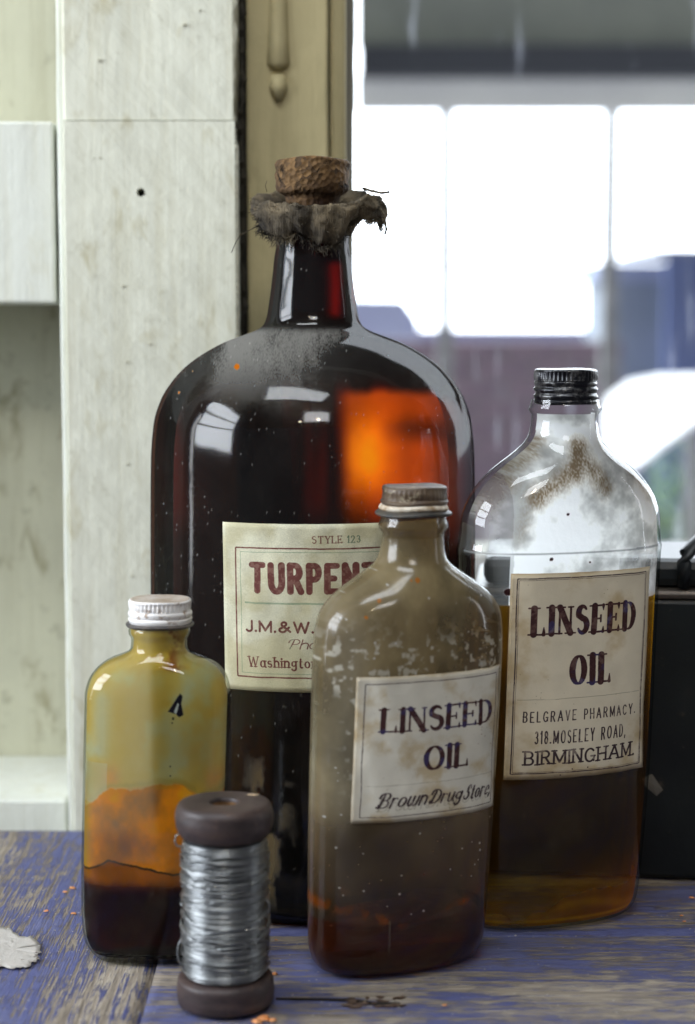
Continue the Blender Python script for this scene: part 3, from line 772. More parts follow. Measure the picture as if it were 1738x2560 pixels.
# a shrub low on the right
def shrub(name, c, r, n, label):
    root = empty(name, (c.x, c.y, -.9)); tag(root, label, 'shrub')
    vs = []; fs = []
    for k in range(n):
        d = rng.normal(0, 1, 3); d /= np.linalg.norm(d); q = r*rng.random()**.45
        q *= 1+.25*math.sin(5*d[0]+3*d[2]); p = np.array((c.x, c.y, c.z))+d*q*np.array((1, 1, 1.1))
        a = rng.normal(0, 1, 3); a /= np.linalg.norm(a); b_ = np.cross(a, rng.normal(0, 1, 3)); b_ /= np.linalg.norm(b_)
        s_ = r*.07*rng.uniform(.6, 1.3); i0 = len(vs)
        vs += [tuple(p-a*s_), tuple(p+b_*s_*.5), tuple(p+a*s_), tuple(p-b_*s_*.5)]; fs.append((i0, i0+1, i0+2, i0+3))
    o = mesh_obj('foliage', vs, fs, simple('leaf_green', L(96, 128, 92), L(116, 146, 106), 4, .6), root, smooth=False); rel(o, root)
    mb = MB()
    for k in range(5):
        mb.tube([(c.x+random.uniform(-.03, .03), c.y, -.9), (c.x+random.uniform(-.2, .2)*r, c.y, c.z-r*.3), (c.x+random.uniform(-.7, .7)*r, c.y+random.uniform(-.5, .5)*r, c.z+r*.4)], [.02, .014, .006], 6)
    o = mb.build('stem', simple('bark', L(80, 66, 50), None, 10, .9), root); rel(o, root)
shrub('shrub', P(1730, 1330, 5.5), .26, 1500, 'green shrub outside, low at the right edge of the window')

# ================================================================ WORKBENCH
def paint_wood(name, along, seed, wear):
    """worn blue paint over grey weathered softwood; along = grain direction (0 = x, 1 = y)"""
    m, nt, out = mat(name)
    st = (11, 300, 11) if along == 0 else (300, 11, 11)
    fi = (46, 1300, 46) if along == 0 else (1300, 46, 46)
    v = coords(nt, loc=(seed, seed*1.7, 0)); g = coords(nt, st, loc=(seed, seed, 0)); f = coords(nt, fi, loc=(seed, 0, 0))
    bs = coords(nt, (6, 16, 6) if along == 0 else (16, 6, 6), loc=(seed, seed*1.7, 0)); big = noise(nt, bs, 1.0, 5, .65, .3); grain = noise(nt, g, 1.0, 5, .62, .4); fine = noise(nt, f, 1.0, 4, .6, .2); mid = noise(nt, v, 60, 4, .6)
    k = mth(nt, 'ADD', mth(nt, 'MULTIPLY', big, .70), mth(nt, 'MULTIPLY', grain, .80))
    k = mth(nt, 'ADD', k, mth(nt, 'MULTIPLY', fine, .80)); k = mth(nt, 'ADD', k, mth(nt, 'MULTIPLY', mid, .30))
    k = mth(nt, 'SUBTRACT', k, 1.288+wear)
    sy = N(nt, 'ShaderNodeSeparateXYZ'); nt.links.new(coords(nt), sy.inputs[0])
    if along == 0:      # paint survives best beside the long joint
        dd = mth(nt, 'ABSOLUTE', mth(nt, 'SUBTRACT', sy.outputs[1], 1.0285)); k = mth(nt, 'ADD', k, mth(nt, 'MULTIPLY', mth(nt, 'SUBTRACT', 1.0, mth(nt, 'DIVIDE', dd, .008), clamp=True), .22))
    mask = ramp(nt, mth(nt, 'ADD', k, .5), [(.465, (0, 0, 0)), (.53, (1, 1, 1))]).outputs[0]
    wood = ramp(nt, grain, [(.30, L(104, 95, 86)), (.5, L(166, 155, 140)), (.72, L(208, 199, 184))]).outputs[0]
    wood = mixc(nt, mth(nt, 'MULTIPLY', ramp(nt, fine, [(.25, (1, 1, 1)), (.45, (0, 0, 0))]).outputs[0], .7), wood, L(62, 54, 46))
    blue = ramp(nt, big, [(.3, L(58, 65, 116)), (.55, L(84, 92, 144)), (.75, L(120, 125, 162))]).outputs[0]
    blue = mixc(nt, mth(nt, 'MULTIPLY', fine, .45), blue, L(120, 122, 160))
    blue = mixc(nt, mth(nt, 'MULTIPLY', ramp(nt, mid, [(.35, (1, 1, 1)), (.5, (0, 0, 0))]).outputs[0], .5), blue, L(58, 58, 90))
    c = mixc(nt, mask, wood, blue)
    sp = N(nt, 'ShaderNodeTexVoronoi'); sp.inputs['Scale'].default_value = 260; nt.links.new(v, sp.inputs['Vector'])
    dots = mth(nt, 'LESS_THAN', sp.outputs['Distance'], .16)
    sel = mth(nt, 'GREATER_THAN', noise(nt, v, 95, 2), .60)
    c = mixc(nt, mth(nt, 'MULTIPLY', mth(nt, 'MULTIPLY', dots, sel), .7), c, L(205, 200, 190))
    hgt = mth(nt, 'ADD', mth(nt, 'MULTIPLY', mask, .5), mth(nt, 'MULTIPLY', fine, .9)); hgt = mth(nt, 'ADD', hgt, mth(nt, 'MULTIPLY', grain, 1.0))
    nrm = bump(nt, hgt, .9, .0016)
    rg = mth(nt, 'SUBTRACT', .80, mth(nt, 'MULTIPLY', mask, .28))
    principled(nt, out, c, rg, 0, nrm, .35); return m
bench = empty('workbench', (0, 1.0, 0)); tag(bench, 'old plank workbench with worn peeling blue paint, carrying all the bottles', 'workbench')
def plank(x0, y0, x1, y1, along, seed, wear, crack=None):
    nx = max(4, int((x1-x0)/.004)) if along == 0 else max(4, int((x1-x0)/.006)); ny = max(4, int((y1-y0)/.004))
    nx = min(nx, 200); ny = min(ny, 140)
    hn = fbm(ny+1, nx+1, 5, 3)-.5; vs = []; fs = []
    ew = [random.uniform(-1, 1)*.0006 for _ in range(max(nx, ny)+1)]
    for j in range(ny+1):
        for i in range(nx+1):
            x = x0+(x1-x0)*i/nx; y = y0+(y1-y0)*j/ny; z = hn[j, i]*.0012-.0006
            if along == 0 and j in (0, ny): y += ew[i]; z -= .0016
            if along == 1 and i in (0, nx): x += ew[j]; z -= .0016
            if along == 0 and j in (1, ny-1): z -= .0003
            vs.append((x, y, z))
    for j in range(ny):
        for i in range(nx):
            a = j*(nx+1)+i; fs.append((a, a+1, a+nx+2, a+nx+1))
    b = len(vs); n = nx+1
    per = [i for i in range(nx+1)]+[j*n+nx for j in range(1, ny+1)]+[ny*n+i for i in range(nx-1, -1, -1)]+[j*n for j in range(ny-1, 0, -1)]
    vs += [(vs[k][0], vs[k][1], -.03) for k in per]; m_ = len(per)
    for k in range(m_): fs.append((per[(k+1) % m_], per[k], b+k, b+(k+1) % m_))
    o = mesh_obj('plank', vs, fs, paint_wood('worn_blue_plank', along, seed, wear), bench, smooth=True)
    rel(o, bench); return o
BX = -.1045
plank(BX+.0008, 1.0255, .9, 1.236, 0, 1.3, .02)
plank(BX+.0008, .8720, .9, 1.0240, 0, 2.9, .015)
plank(BX+.0008, .70, .9, .8705, 0, 4.1, .02)
plank(-.33, .70, BX-.0008, 1.236, 1, 5.3, .00)
plank(-.56, .70, -.3315, 1.236, 1, 6.7, .02)
mb = MB(); mb.box(-.56, .71, -.06, .9, 1.23, -.0301); o = mb.build('underboard', simple('dark_underside', L(40, 34, 30), None, 20, .9), bench); rel(o, bench)
for sx in (-.5, .84):
    for sy in (.74, 1.19):
        o = board('leg', sx-.03, sy-.03, -.9, sx+.03, sy+.03, -.0602, m_dark, bench, .002); rel(o, bench)
# knot crack with lifted splinters in the front plank
kc = []
mb = MB()
def on_table(px, py):
    a = math.atan((py-1280)/FPX)+PITCH; Y = CAM_H/math.tan(a); p = P(px, py, Y); return Vector((p.x, Y, 0))
cr = [on_table(x, y) for x, y in ((690, 2496), (760, 2497), (840, 2499), (880, 2500), (930, 2507), (975, 2512), (1000, 2508))]
mb.tube([(p.x, p.y, -.0004-.0014*(k in (4, 5))) for k, p in enumerate(cr)], [.0008, .0009, .0010, .0012, .0024, .0030, .0009], 8)
o = mb.build('crack', simple('crack_dark', L(30, 24, 20), None, 50, .95), bench); rel(o, bench)
mb = MB()
for k in range(26):
    c = on_table(random.uniform(870, 1010), random.uniform(2490, 2520)); l = random.uniform(.001, .0045); w_ = random.uniform(.0004, .0012); an = random.uniform(-.35, .15)
    dx, dy = math.cos(an)*l, math.sin(an)*l; h_ = random.uniform(.0001, .0006)
    mb.add([(c.x-dx, c.y-dy, .0004), (c.x, c.y-w_, .0006+h_), (c.x+dx, c.y+dy, .0004+h_), (c.x, c.y+w_, .0006+h_*.5), (c.x, c.y, -.0012)], [(0, 1, 2, 3), (1, 0, 4), (2, 1, 4), (3, 2, 4), (0, 3, 4)])
o = mb.build('splinters', simple('splinter', L(120, 100, 84), L(84, 66, 56), 300, .9), bench); tag(o, kind='stuff'); rel(o, bench)

# ================================================================ BOTTLES
def yaw_shear(yaw, k): return (k*math.cos(-yaw), k*math.sin(-yaw))
def bottle_empty(name, px, Y, yaw, label, cat='bottle'):
    e = empty(name, (xat(px, Y, 2350), Y, 0.0006), yaw); tag(e, label, cat); return e
def prof_from(rows, Y, k=1.0):
    """rows (py, half px, depth ratio, exponent) measured on the photograph, turned into metres"""
    out = []
    for (py, hp, dr, ex) in rows:
        z = P(869, py, Y).z; a = W(hp, Y, py)*k; out.append((z, a, a*dr, ex))
    return out

# ---- big amber bottle
BY = 1.125
big = bottle_empty('turpentine_bottle', 785, BY, 0.0, 'large round amber glass bottle with green turpentine label, corked, standing at the back')
rows = [(565, 90, 1, 2), (578, 92, 1, 2), (600, 92, 1, 2), (612, 91, 1, 2), (650, 96, 1, 2), (700, 101, 1, 2), (760, 109, 1, 2), (795, 115, 1, 2), (816, 124, 1, 2), (829, 143, 1, 2), (841, 175, 1, 2),
        (855, 213, 1, 2), (880, 262, 1, 2), (920, 318, 1, 2), (960, 354, 1, 2), (1000, 378, 1, 2), (1060, 396, 1, 2), (1150, 403, 1, 2), (1500, 404, 1, 2), (1900, 402, 1, 2)]
pr = [(z, a, b, n) for (z, a, b, n) in prof_from(rows, BY)]
Rb = W(402, BY, 1500); pr += [(.05, Rb*.998, Rb*.998, 2), (.012, Rb*.985, Rb*.985, 2), (.004, Rb*.955, Rb*.955, 2), (0, Rb*.90, Rb*.90, 2)]
bigP = Prof(pr); ztop = max(r[0] for r in pr)
# dust map: u across, v height
h, w = 640, 512
yy, xx = np.mgrid[0:h, 0:w]; V = 1-yy/h; U = xx/w
ZT_ = ztop
zmap = V*ZT_; zsh = P(869, 880, BY).z; zs2 = P(869, 1010, BY).z
dust = sstep(zs2-.01, zsh+.01, zmap)*(1-sstep(P(869, 835, BY).z, P(869, 815, BY).z, zmap))
cloud = sstep(.46, .66, fbm(h, w, 9, 6)*.86+.16*rng.random((h, w))); spk = (rng.random((h, w)) > .9988).astype(float)
spk = np.maximum.reduce([spk, np.roll(spk, 1, 0), np.roll(spk, 1, 1)])
al = dust*(1-.75*sstep(.50, .72, U))*(.05+.40*cloud) + .004+.022*fbm(h, w, 12, 4)
# dried runs low on the body, right of the spool
run = np.exp(-((U-.38)/.055)**2)*sstep(.005, .03, zmap)*(1-sstep(.085, .11, zmap))*sstep(.42, .58, fbm(h, w, 26, 4))
al = np.clip(al+spk*.5*(rng.random((h, w)))+.0, 0, 1)
cmap = np.ones((h, w, 3))*np.array((168, 166, 160))/255
runc = np.minimum(1, run*1.4)[..., None]; cmap = cmap*(1-runc)+np.array((150, 132, 100))/255*runc
al = np.maximum(al, run*.45)
# orange paint flecks
for (fx, fz, s_) in ((612, 911, 5), (470, 975, 3), (500, 925, 2), (640, 1180, 2)):
    u = .5+(fx-785)/(2*404); z_ = P(869, fz, BY).z/ZT_
    mk = (np.hypot((U-u)*808, (V-z_)*1650)+7*(fbm(h, w, 70, 2)-.5) < s_*1.3); cmap[mk] = np.array((190, 100, 20))/255; al[mk] = .85
dimg = make_image('dust_map', cmap, al)
def big_grime(nt, under, v, nrm):
    t = N(nt, 'ShaderNodeTexImage'); t.image = dimg; t.interpolation = 'Cubic'; t.extension = 'EXTEND'
    return film_over(nt, under, t.outputs['Color'], t.outputs['Alpha'], .15)
m_amber = shell_mat('amber_glass', (.92, .46, .035, 1), (.08, .010, .002, 1), .09, grime=big_grime, bumpy=.10, zdark=(P(869, 985, BY).z, P(869, 900, BY).z, (.50, .060, .005, 1)), rim=.045, pw=1.25)
zs = np.concatenate([np.linspace(0, .012, 6)[:-1], np.linspace(.012, P(869, 1060, BY).z, 30)[:-1], np.linspace(P(869, 1060, BY).z, ztop, 90)])
v_, f_, u_ = loft(bigP, 0, 0, 0, 128, 0, A=W(404, BY, 1500), H=ztop, zs=zs, cap1=False)
mesh_obj('glass_body', v_, f_, m_amber, big, u_)
# film inside the back wall: orange window glow painted in, and the dark around it
h2, w2 = 640, 400
yy2, xx2 = np.mgrid[0:h2, 0:w2]; zf1 = ztop-.002
yk2 = (2180, 1700, 1300, 1100, 930, 800, 700, 600, 566)
PX2 = 785+(xx2/w2-.5)*2*404; PY2 = np.interp((1-yy2/h2)*zf1, [P(869, y, BY).z for y in yk2], yk2)
na = fbm(h2, w2, 8, 4); nb = fbm(h2, w2, 5, 3); nv_ = fbm(h2, w2, 2, 3, 8)
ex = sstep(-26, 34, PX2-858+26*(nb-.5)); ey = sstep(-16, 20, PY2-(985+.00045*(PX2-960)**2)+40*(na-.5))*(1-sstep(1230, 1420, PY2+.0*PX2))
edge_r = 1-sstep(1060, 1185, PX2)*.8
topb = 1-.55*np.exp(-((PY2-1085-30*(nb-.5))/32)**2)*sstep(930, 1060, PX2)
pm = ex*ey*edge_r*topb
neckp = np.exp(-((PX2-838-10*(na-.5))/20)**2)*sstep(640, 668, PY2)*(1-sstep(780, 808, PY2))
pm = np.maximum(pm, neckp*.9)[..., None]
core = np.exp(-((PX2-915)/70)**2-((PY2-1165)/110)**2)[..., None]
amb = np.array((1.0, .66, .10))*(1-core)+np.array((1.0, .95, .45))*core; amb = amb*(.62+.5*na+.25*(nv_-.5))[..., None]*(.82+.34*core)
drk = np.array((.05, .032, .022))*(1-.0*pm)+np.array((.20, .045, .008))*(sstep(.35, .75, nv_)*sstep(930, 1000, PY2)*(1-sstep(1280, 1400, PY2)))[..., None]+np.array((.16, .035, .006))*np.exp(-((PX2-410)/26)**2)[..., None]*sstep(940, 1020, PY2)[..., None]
fimg = make_image('window_glow_map', drk*(1-pm)+amb*pm, .985-.10*pm[..., 0])
m_ifilm = film_mat('window_glow_film', fimg, .97, 0)
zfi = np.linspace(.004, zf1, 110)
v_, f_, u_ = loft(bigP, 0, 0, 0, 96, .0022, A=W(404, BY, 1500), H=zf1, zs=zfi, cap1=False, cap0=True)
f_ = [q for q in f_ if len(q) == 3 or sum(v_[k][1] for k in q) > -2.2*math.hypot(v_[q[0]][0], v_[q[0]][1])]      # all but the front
mesh_obj('inner_glow_film', v_, f_, m_ifilm, big, u_)
# lip ring
lip = [(W(88, BY, 575), P(869, 576, BY).z), (W(99, BY, 575), P(869, 572, BY).z), (W(102, BY, 575), P(869, 550, BY).z), (W(99, BY, 575), P(869, 528, BY).z), (W(80, BY, 575), P(869, 523, BY).z), (W(76, BY, 575), P(869, 560, BY).z)]
lathe('lip', dense(lip), m_amber, big, 64, cap=False)
# cork
m, nt, out = mat('cork'); v = coords(nt)
vo = N(nt, 'ShaderNodeTexVoronoi'); vo.inputs['Scale'].default_value = 330; nt.links.new(v, vo.inputs['Vector'])
nn = noise(nt, v, 75, 5, .65, .8); pit = ramp(nt, nn, [(.34, (1, 1, 1)), (.44, (0, 0, 0))]).outputs[0]
c = mixc(nt, vo.outputs['Color'], L(66, 52, 38), L(132, 102, 66)); c = mixc(nt, ramp(nt, noise(nt, v, 30, 3), [(.38, (0, 0, 0)), (.6, (1, 1, 1))]).outputs[0], c, L(62, 46, 36))
c = mixc(nt, pit, c, L(28, 20, 16))
hg = mth(nt, 'SUBTRACT', vo.outputs['Distance'], mth(nt, 'MULTIPLY', pit, 1.5))
principled(nt, out, c, .8, 0, bump(nt, hg, .9, .0014), .2); m_cork = m
z_ = lambda y: P(869, y, BY).z
r_ = lambda p: W(p, BY, 450)
rows_c = [(r_(58), z_(560)), (r_(62), z_(512)), (r_(68), z_(494)), (r_(82), z_(488)), (r_(91), z_(478)), (r_(94), z_(420)), (r_(92), z_(406)), (r_(84), z_(400)), (r_(40), z_(400.5))]
lathe('cork', dense(rows_c), m_cork, big, 96, wob=.0005)
# turpentine label wraps the cylinder
def cyl_label(name, Rr, a0, a1, z0, z1, m_, parent, tilt=0.0, nu=60, nv=30):
    vs = []; fs = []; uv = []
    for j in range(nv+1):
        for i in range(nu+1):
            a = a0+(a1-a0)*i/nu+tilt*(1-j/nv)
            zz = z0+(z1-z0)*j/nv
            r2 = Rr+.0005+.0003*math.sin(i*.8)*math.sin(j*.5)
            vs.append((r2*math.sin(a), -r2*math.cos(a), zz)); uv.append((i/nu, j/nv))
    for j in range(nv):
        for i in range(nu):
            a = j*(nu+1)+i; fs.append((a, a+1, a+nu+2, a+nu+1))
    o = mesh_obj(name, vs, fs, m_, parent, uv)
    s = o.modifiers.new('thickness', 'SOLIDIFY'); s.thickness = .00025; s.offset = 1
    return o
zt_, zb_ = P(580, 1305, BY-Rb*.84).z, P(580, 1719, BY-Rb*.84).z
cyl_label('paper_label', W(404, BY, 1500), R(-29.6), R(46.5), zb_, zt_, label_mat('turpentine_label', paper_turpentine()), big, tilt=R(.6))

# ---- rag round the neck
m, nt, out = mat('dirty_rag'); v = coords(nt)
wv = noise(nt, coords(nt, (1, 1, 1)), 45, 5, .65); wf = noise(nt, v, 700, 3, .7)
c = ramp(nt, wv, [(.32, L(44, 44, 46)), (.5, L(106, 97, 82)), (.7, L(158, 142, 114))]).outputs[0]
c = mixc(nt, mth(nt, 'MULTIPLY', wf, .6), c, L(60, 54, 46))
wa1 = N(nt, 'ShaderNodeTexWave'); wa1.inputs['Scale'].default_value = 340; wa1.inputs['Distortion'].default_value = 2.5; nt.links.new(v, wa1.inputs['Vector'])
principled(nt, out, c, .95, 0, bump(nt, mth(nt, 'ADD', wf, mth(nt, 'MULTIPLY', wa1.outputs['Fac'], .6)), .8, .0009), .1); m_rag = m
rag = empty('rag', (big.location.x, BY, z_(590))); tag(rag, 'frayed dirty grey brown rag tied round the neck of the amber bottle', 'rag')
z0r = z_(590)
NU, NV = 220, 26
vs = []; fs = []
k1 = rng.uniform(0, 6.28, 8)
from mathutils import noise as mnoise
def rr_fun(t):     # fold-over radius and heights by angle (t = 0 toward +x, -90deg toward the camera)
    right = math.cos(t); front = -math.sin(t)
    fold_r = 142 + 22*right + 26*max(0, -right)**2 + 7*math.sin(3*t+1) + 5*math.sin(7*t+2) + 3*math.sin(13*t)
    fold_r -= 16*max(0, front)**2
    fold_y = 508 + 12*front - 16*max(0, right)**2 + 4*math.sin(4*t+.6) - 24*max(0, -front)
    drop = 70 + 20*front*max(0, front) + 12*math.sin(5*t+1.2) + 4*math.sin(11*t+.3) + 3*math.sin(17*t) - 10*max(0, -right)**3 - 18*max(0, right)**4
    return fold_r, fold_y, drop
edge = []
for i in range(NU+1):
    t = 2*math.pi*i/NU; fr_, fy_, dp = rr_fun(t)
    for j in range(NV+1):
        s_ = j/NV
        if s_ < .5:     # from the tied neck up and outward to the fold
            q = s_/.5; rp = 96+(fr_-96)*(q**.8)-6*math.sin(q*3.14); yp = 590+(fy_-590)*(q**.62)
        else:           # and down again outside
            q = (s_-.5)/.5; rp = fr_+14*math.sin(q*2.6)-(34-12*math.cos(2*t))*q*q; yp = fy_+dp*(q**1.25)-3*math.sin(q*3.1)
        wr = (2.8*math.sin(9*t+4*s_+k1[0])+2.2*math.sin(15*t-6*s_+k1[1])+1.6*math.sin(27*t+11*s_+k1[2]))*min(1, 2.2*s_)
        rp += wr*.55
        q3 = Vector((math.cos(t)*2.2, math.sin(t)*2.2, s_*2.6)); am = min(1, 2.4*s_)
        rp += am*(15*mnoise.noise(q3)+9*mnoise.noise(q3*2.3+Vector((5, 1, 2)))+5*mnoise.noise(q3*5.1)); yp += am*(13*mnoise.noise(q3*1.4+Vector((9, 3, 1)))+6*mnoise.noise(q3*3.7)+3*mnoise.noise(q3*8))
        if j == NV: yp += random.uniform(-3, 3); rp += random.uniform(-2, 2)
        vs.append((r_(rp)*math.cos(t), r_(rp)*math.sin(t), z_(yp)-z0r))
        if j == NV: edge.append((vs[-1], t))
for i in range(NU):
    for j in range(NV):
        if j >= NV-1 and random.random() < .3: continue
        a = i*(NV+1)+j; fs.append((a, a+NV+1, a+NV+2, a+1))
o = mesh_obj('cloth', vs, fs, m_rag, rag); s = o.modifiers.new('thickness', 'SOLIDIFY'); s.thickness = .0010; s.offset = 0
mb = MB()
for k in range(2600):
    if k < 1300: (x, y, z), t = random.choice(edge)
    else:
        i = random.randrange(NU); j = random.randint(8, NV-1); x, y, z = vs[i*(NV+1)+j]; t = 2*math.pi*i/NU
    l = r_(random.choice((8, 12, 16, 22, 30))); dirx = Vector((math.cos(t), math.sin(t), random.uniform(-1.6, .25))).normalized()
    if k >= 1300: l *= .5; dirx = Vector((math.cos(t), math.sin(t), random.uniform(-.8, .9))).normalized()
    p = Vector((x, y, z)); pts = [p]
    d = dirx
    for q in range(4):
        d = (d+Vector((random.uniform(-.6, .6), random.uniform(-.6, .6), random.uniform(-.7, .4)))).normalized(); p = p+d*l/4; pts.append(p)
    rr = random.uniform(.00014, .00032); mb.tube(pts, [rr, rr, rr*.9, rr*.7, rr*.3], 4, False)
def rpt(px, py, dy): return Vector((xat(px, BY+dy, 550)-rag.location.x, dy, P(px, py, BY+dy).z-z0r))
# the long stray threads of the photograph
for path, rr in (([(655, 560), (625, 575), (600, 588), (590, 605), (578, 632)], .00022), ([(955, 545), (970, 575), (973, 600), (970, 625)], .0003), ([(905, 470), (930, 478), (955, 483), (975, 480)], .0009),
                 ([(925, 480), (935, 474), (948, 473), (960, 480)], .0003), ([(950, 520), (962, 540), (966, 575), (962, 588)], .0007), ([(668, 480), (664, 465), (668, 452)], .0002)):
    mb.tube([rpt(a, b, -.012) for a, b in path], rr, 5)
o = mb.build('loose_threads', m_rag, rag, smooth=True); tag(o, kind='stuff')

# ---- generic flask builder
def flask(root, P_, ztop, A, shear, mats, inset=.0024, seg=112, n=90, zfilm=None, zliq=None, liqmat=None, front=False):
    zs = np.concatenate([np.linspace(0, .012, 8)[:-1], np.linspace(.012, ztop, n)])
    v_, f_, u_ = loft(P_, 0, 0, 0, seg, 0, shear, A=A, H=ztop, zs=zs, cap1=False)
    mesh_obj('glass_body', v_, f_, mats[0], root, u_)
    zi = zs[zs > .0035]
    if mats[1] is not None:
        lo, hi = zfilm
        zf = np.concatenate([[lo], zi[(zi > lo+.0005) & (zi < hi-.0005)], [hi]])
        v_, f_, u_ = loft(P_, 0, 0, 0, seg, inset, shear, A=A, H=ztop, zs=zf, cap1=False, cap0=False)
        if front: f_ = [q for q in f_ if sum(v_[k][1]-shear[1]*v_[k][2] for k in q) < .002]
        mesh_obj('residue', v_, f_, mats[1], root, u_)
    if liqmat is not None:
        lo, hi = zliq
        zf = np.concatenate([np.linspace(lo, lo+.008, 6)[:-1], np.linspace(lo+.008, hi-.0005, 30), [hi]])
        zf = zf[zf <= hi]
        v_, f_, u_ = loft(P_, 0, 0, 0, seg, inset*1.15, shear, A=A, H=ztop, zs=zf, capz0=lo+.004)
        mesh_obj('liquid', v_, f_, liqmat, root, u_)
def flask_label(name, P_, xc, hw, z0, z1, m_, parent, shear, roll=0.0, nu=48, nv=32, off=.0006, curl=None):
    # arc-length table of the front at mid height
    a, b, n = [float(q) for q in P_.at((z0+z1)/2)]
    xs = np.linspace(-a*.999, a*.999, 801); ys = -b*(1-np.abs(xs/a)**n)**(1/n)
    s_ = np.concatenate([[0], np.cumsum(np.hypot(np.diff(xs), np.diff(ys)))]); s_ -= np.interp(0, xs, s_)
    vs = []; fs = []; uv = []
    for j in range(nv+1):
        zz = z0+(z1-z0)*j/nv
        aj, bj, nj = [float(q) for q in P_.at(zz)]
        for i in range(nu+1):
            sa = (-1+2*i/nu)*hw+xc+roll*(zz-(z0+z1)/2)
            x = float(np.interp(sa, s_, xs)); z2 = zz+(-roll*.6)*((-1+2*i/nu)*hw)
            x = max(-aj*.995, min(aj*.995, x)); y = -bj*(1-abs(x/aj)**nj)**(1/nj)
            o_ = off+.00022*math.sin(i*.7+j*.3)
            if curl: o_ += curl(i/nu, j/nv)
            nx_, ny_ = (abs(x/aj)**(nj-1)*math.copysign(1, x)/aj), (-(abs(y/bj)**(nj-1))/bj); l = math.hypot(nx_, ny_)
            vs.append((x+nx_/l*o_+shear[0]*z2, y+ny_/l*o_+shear[1]*z2, z2)); uv.append((i/nu, j/nv))
    for j in range(nv):
        for i in range(nu):
            k = j*(nu+1)+i; fs.append((k, k+1, k+nu+2, k+nu+1))
    o = mesh_obj(name, vs, fs, m_, parent, uv); s = o.modifiers.new('thickness', 'SOLIDIFY'); s.thickness = .00025; s.offset = 1
    return o

# ---- right: tall clear flask of linseed oil
RY = 1.057; ry = R(20)
rb_ = bottle_empty('linseed_bottle', 1366, RY, ry, 'tall clear flask of amber oil with cream pharmacy label and black cap')
kr = 1/math.sqrt(math.cos(ry)**2+(.55*math.sin(ry))**2)
rows = [(1000, 84, 1, 2), (1010, 84, 1, 2), (1018, 92, 1, 2), (1026, 92, 1, 2), (1033, 85, 1, 2), (1042, 83, 1, 2), (1060, 84, 1, 2), (1085, 88, 1, 2), (1102, 96, .98, 2), (1118, 110, .92, 2), (1136, 133, .84, 2.02),
        (1158, 163, .76, 2.05), (1182, 192, .69, 2.1), (1210, 217, .63, 2.15), (1245, 238, .59, 2.2), (1290, 251, .56, 2.25), (1364, 257, .55, 2.3)]
pr = []
for (z, a, b, n) in prof_from(rows, RY):
    kk = 1 if n == 2 else 1+(kr-1)*min(1, (n-2)/.25); pr.append((z, a*kk, b*kk, n))
a0 = W(257, RY, 1500)*kr
pr += [(P(869, 1369, RY).z, a0*1.004, a0*.553, 2.3), (P(869, 1375, RY).z, a0, a0*.55, 2.3), (P(869, 1900, RY).z, a0*.975, a0*.54, 2.3), (.03, a0*.93, a0*.52, 2.3), (.010, a0*.90, a0*.50, 2.3), (.003, a0*.86, a0*.46, 2.3), (0, a0*.80, a0*.41, 2.3)]
rP = Prof(pr); rtop = max(r[0] for r in pr); sh_r = yaw_shear(ry, .024)
h, w = 700, 420
yy, xx = np.mgrid[0:h, 0:w]; V = 1-yy/h; U = xx/w
PX = 1388+(U-.5)*2*257; PY = np.interp(V*rtop, [P(869, y, RY).z for y in (2300, 1800, 1500, 1300, 1100, 1000)], (2300, 1800, 1500, 1300, 1100, 1000))
n1 = fbm(h, w, 10, 5); n2 = fbm(h, w, 60, 4); fin = vnoise(h, w, 330, 200)
base = np.ones((h, w, 3))*np.array((255, 255, 252))/255*(.70+.36*sstep(.30, .62, fbm(h, w, 16, 5, .6))+.10*(n2-.5))[..., None]
al = .97-.05*n1
al = np.where(PX < 1205+20*n1, al*sstep(1125, 1225, PX)*.65, al); al *= 1-.5*sstep(1560, 1640, PX)
al *= 1-.25*sstep(1372, 1380, PY)*sstep(.4, .6, fbm(h, w, 14, 3, .3))
al = np.where((PY > 1372) & (PX < 1210), al*.15, al)
al = np.where((PY > 1385) & (PX > 1480), al*(.35+.6*n2), al)
# brown dust: an inverted V under the neck plus haze on both shoulders
def seg(x0, y0, x1, y1, wd):
    dx, dy = x1-x0, y1-y0; t = np.clip(((PX-x0)*dx+(PY-y0)*dy)/(dx*dx+dy*dy), 0, 1)
    return np.exp(-((np.hypot(PX-x0-t*dx, PY-y0-t*dy)+(n1-.5)*30)/wd)**2)
br = np.maximum.reduce([seg(1385, 1112, 1360, 1175, 22)*1.0, seg(1375, 1150, 1270, 1235, 24)*.8, seg(1385, 1140, 1440, 1210, 24)*.7, seg(1310, 1095, 1290, 1120, 14)*.6, seg(1290, 1130, 1230, 1165, 12)*.5,
                        seg(1490, 1110, 1600, 1230, 26)*.55, seg(1210, 1190, 1160, 1250, 26)*.55, seg(1250, 1240, 1230, 1330, 20)*.22])
brm = np.clip(br*(.45+1.1*fin)*sstep(.22, .5, n1+.1), 0, 1)[..., None]
base = base*(1-brm*.85)+np.array((104, 82, 54))/255*brm*.85
al = np.clip(np.maximum(al, br*.9), 0, 1)
ln = (np.abs(PY-1366-3*(n1-.5)) < 2.2); base[ln] *= .55; al[ln] = .8
for (x, y, s_) in ((1302, 1380, 4), (1262, 1418, 3), (1210, 1458, 10), (1340, 1272, 2), (1400, 1390, 2)):
    mk = np.hypot(PX-x, (PY-y)*1.2)+8*(n2-.5) < s_; base[mk] = np.array((36, 14, 14))/255; al[mk] = .97
low = PY > 1490
n4 = fbm(h, w, 5, 5, .5)
oil_and_glow = np.array((134, 92, 22))/255*(.55+.9*n4)[..., None]; hot = sstep(2060, 2260, PY)[..., None]; oil_and_glow = oil_and_glow*(1-hot*.6)+np.array((206, 134, 18))/255*hot*.6*(.5+n1)[..., None]  # oil tint, with an amber glow painted in toward the base
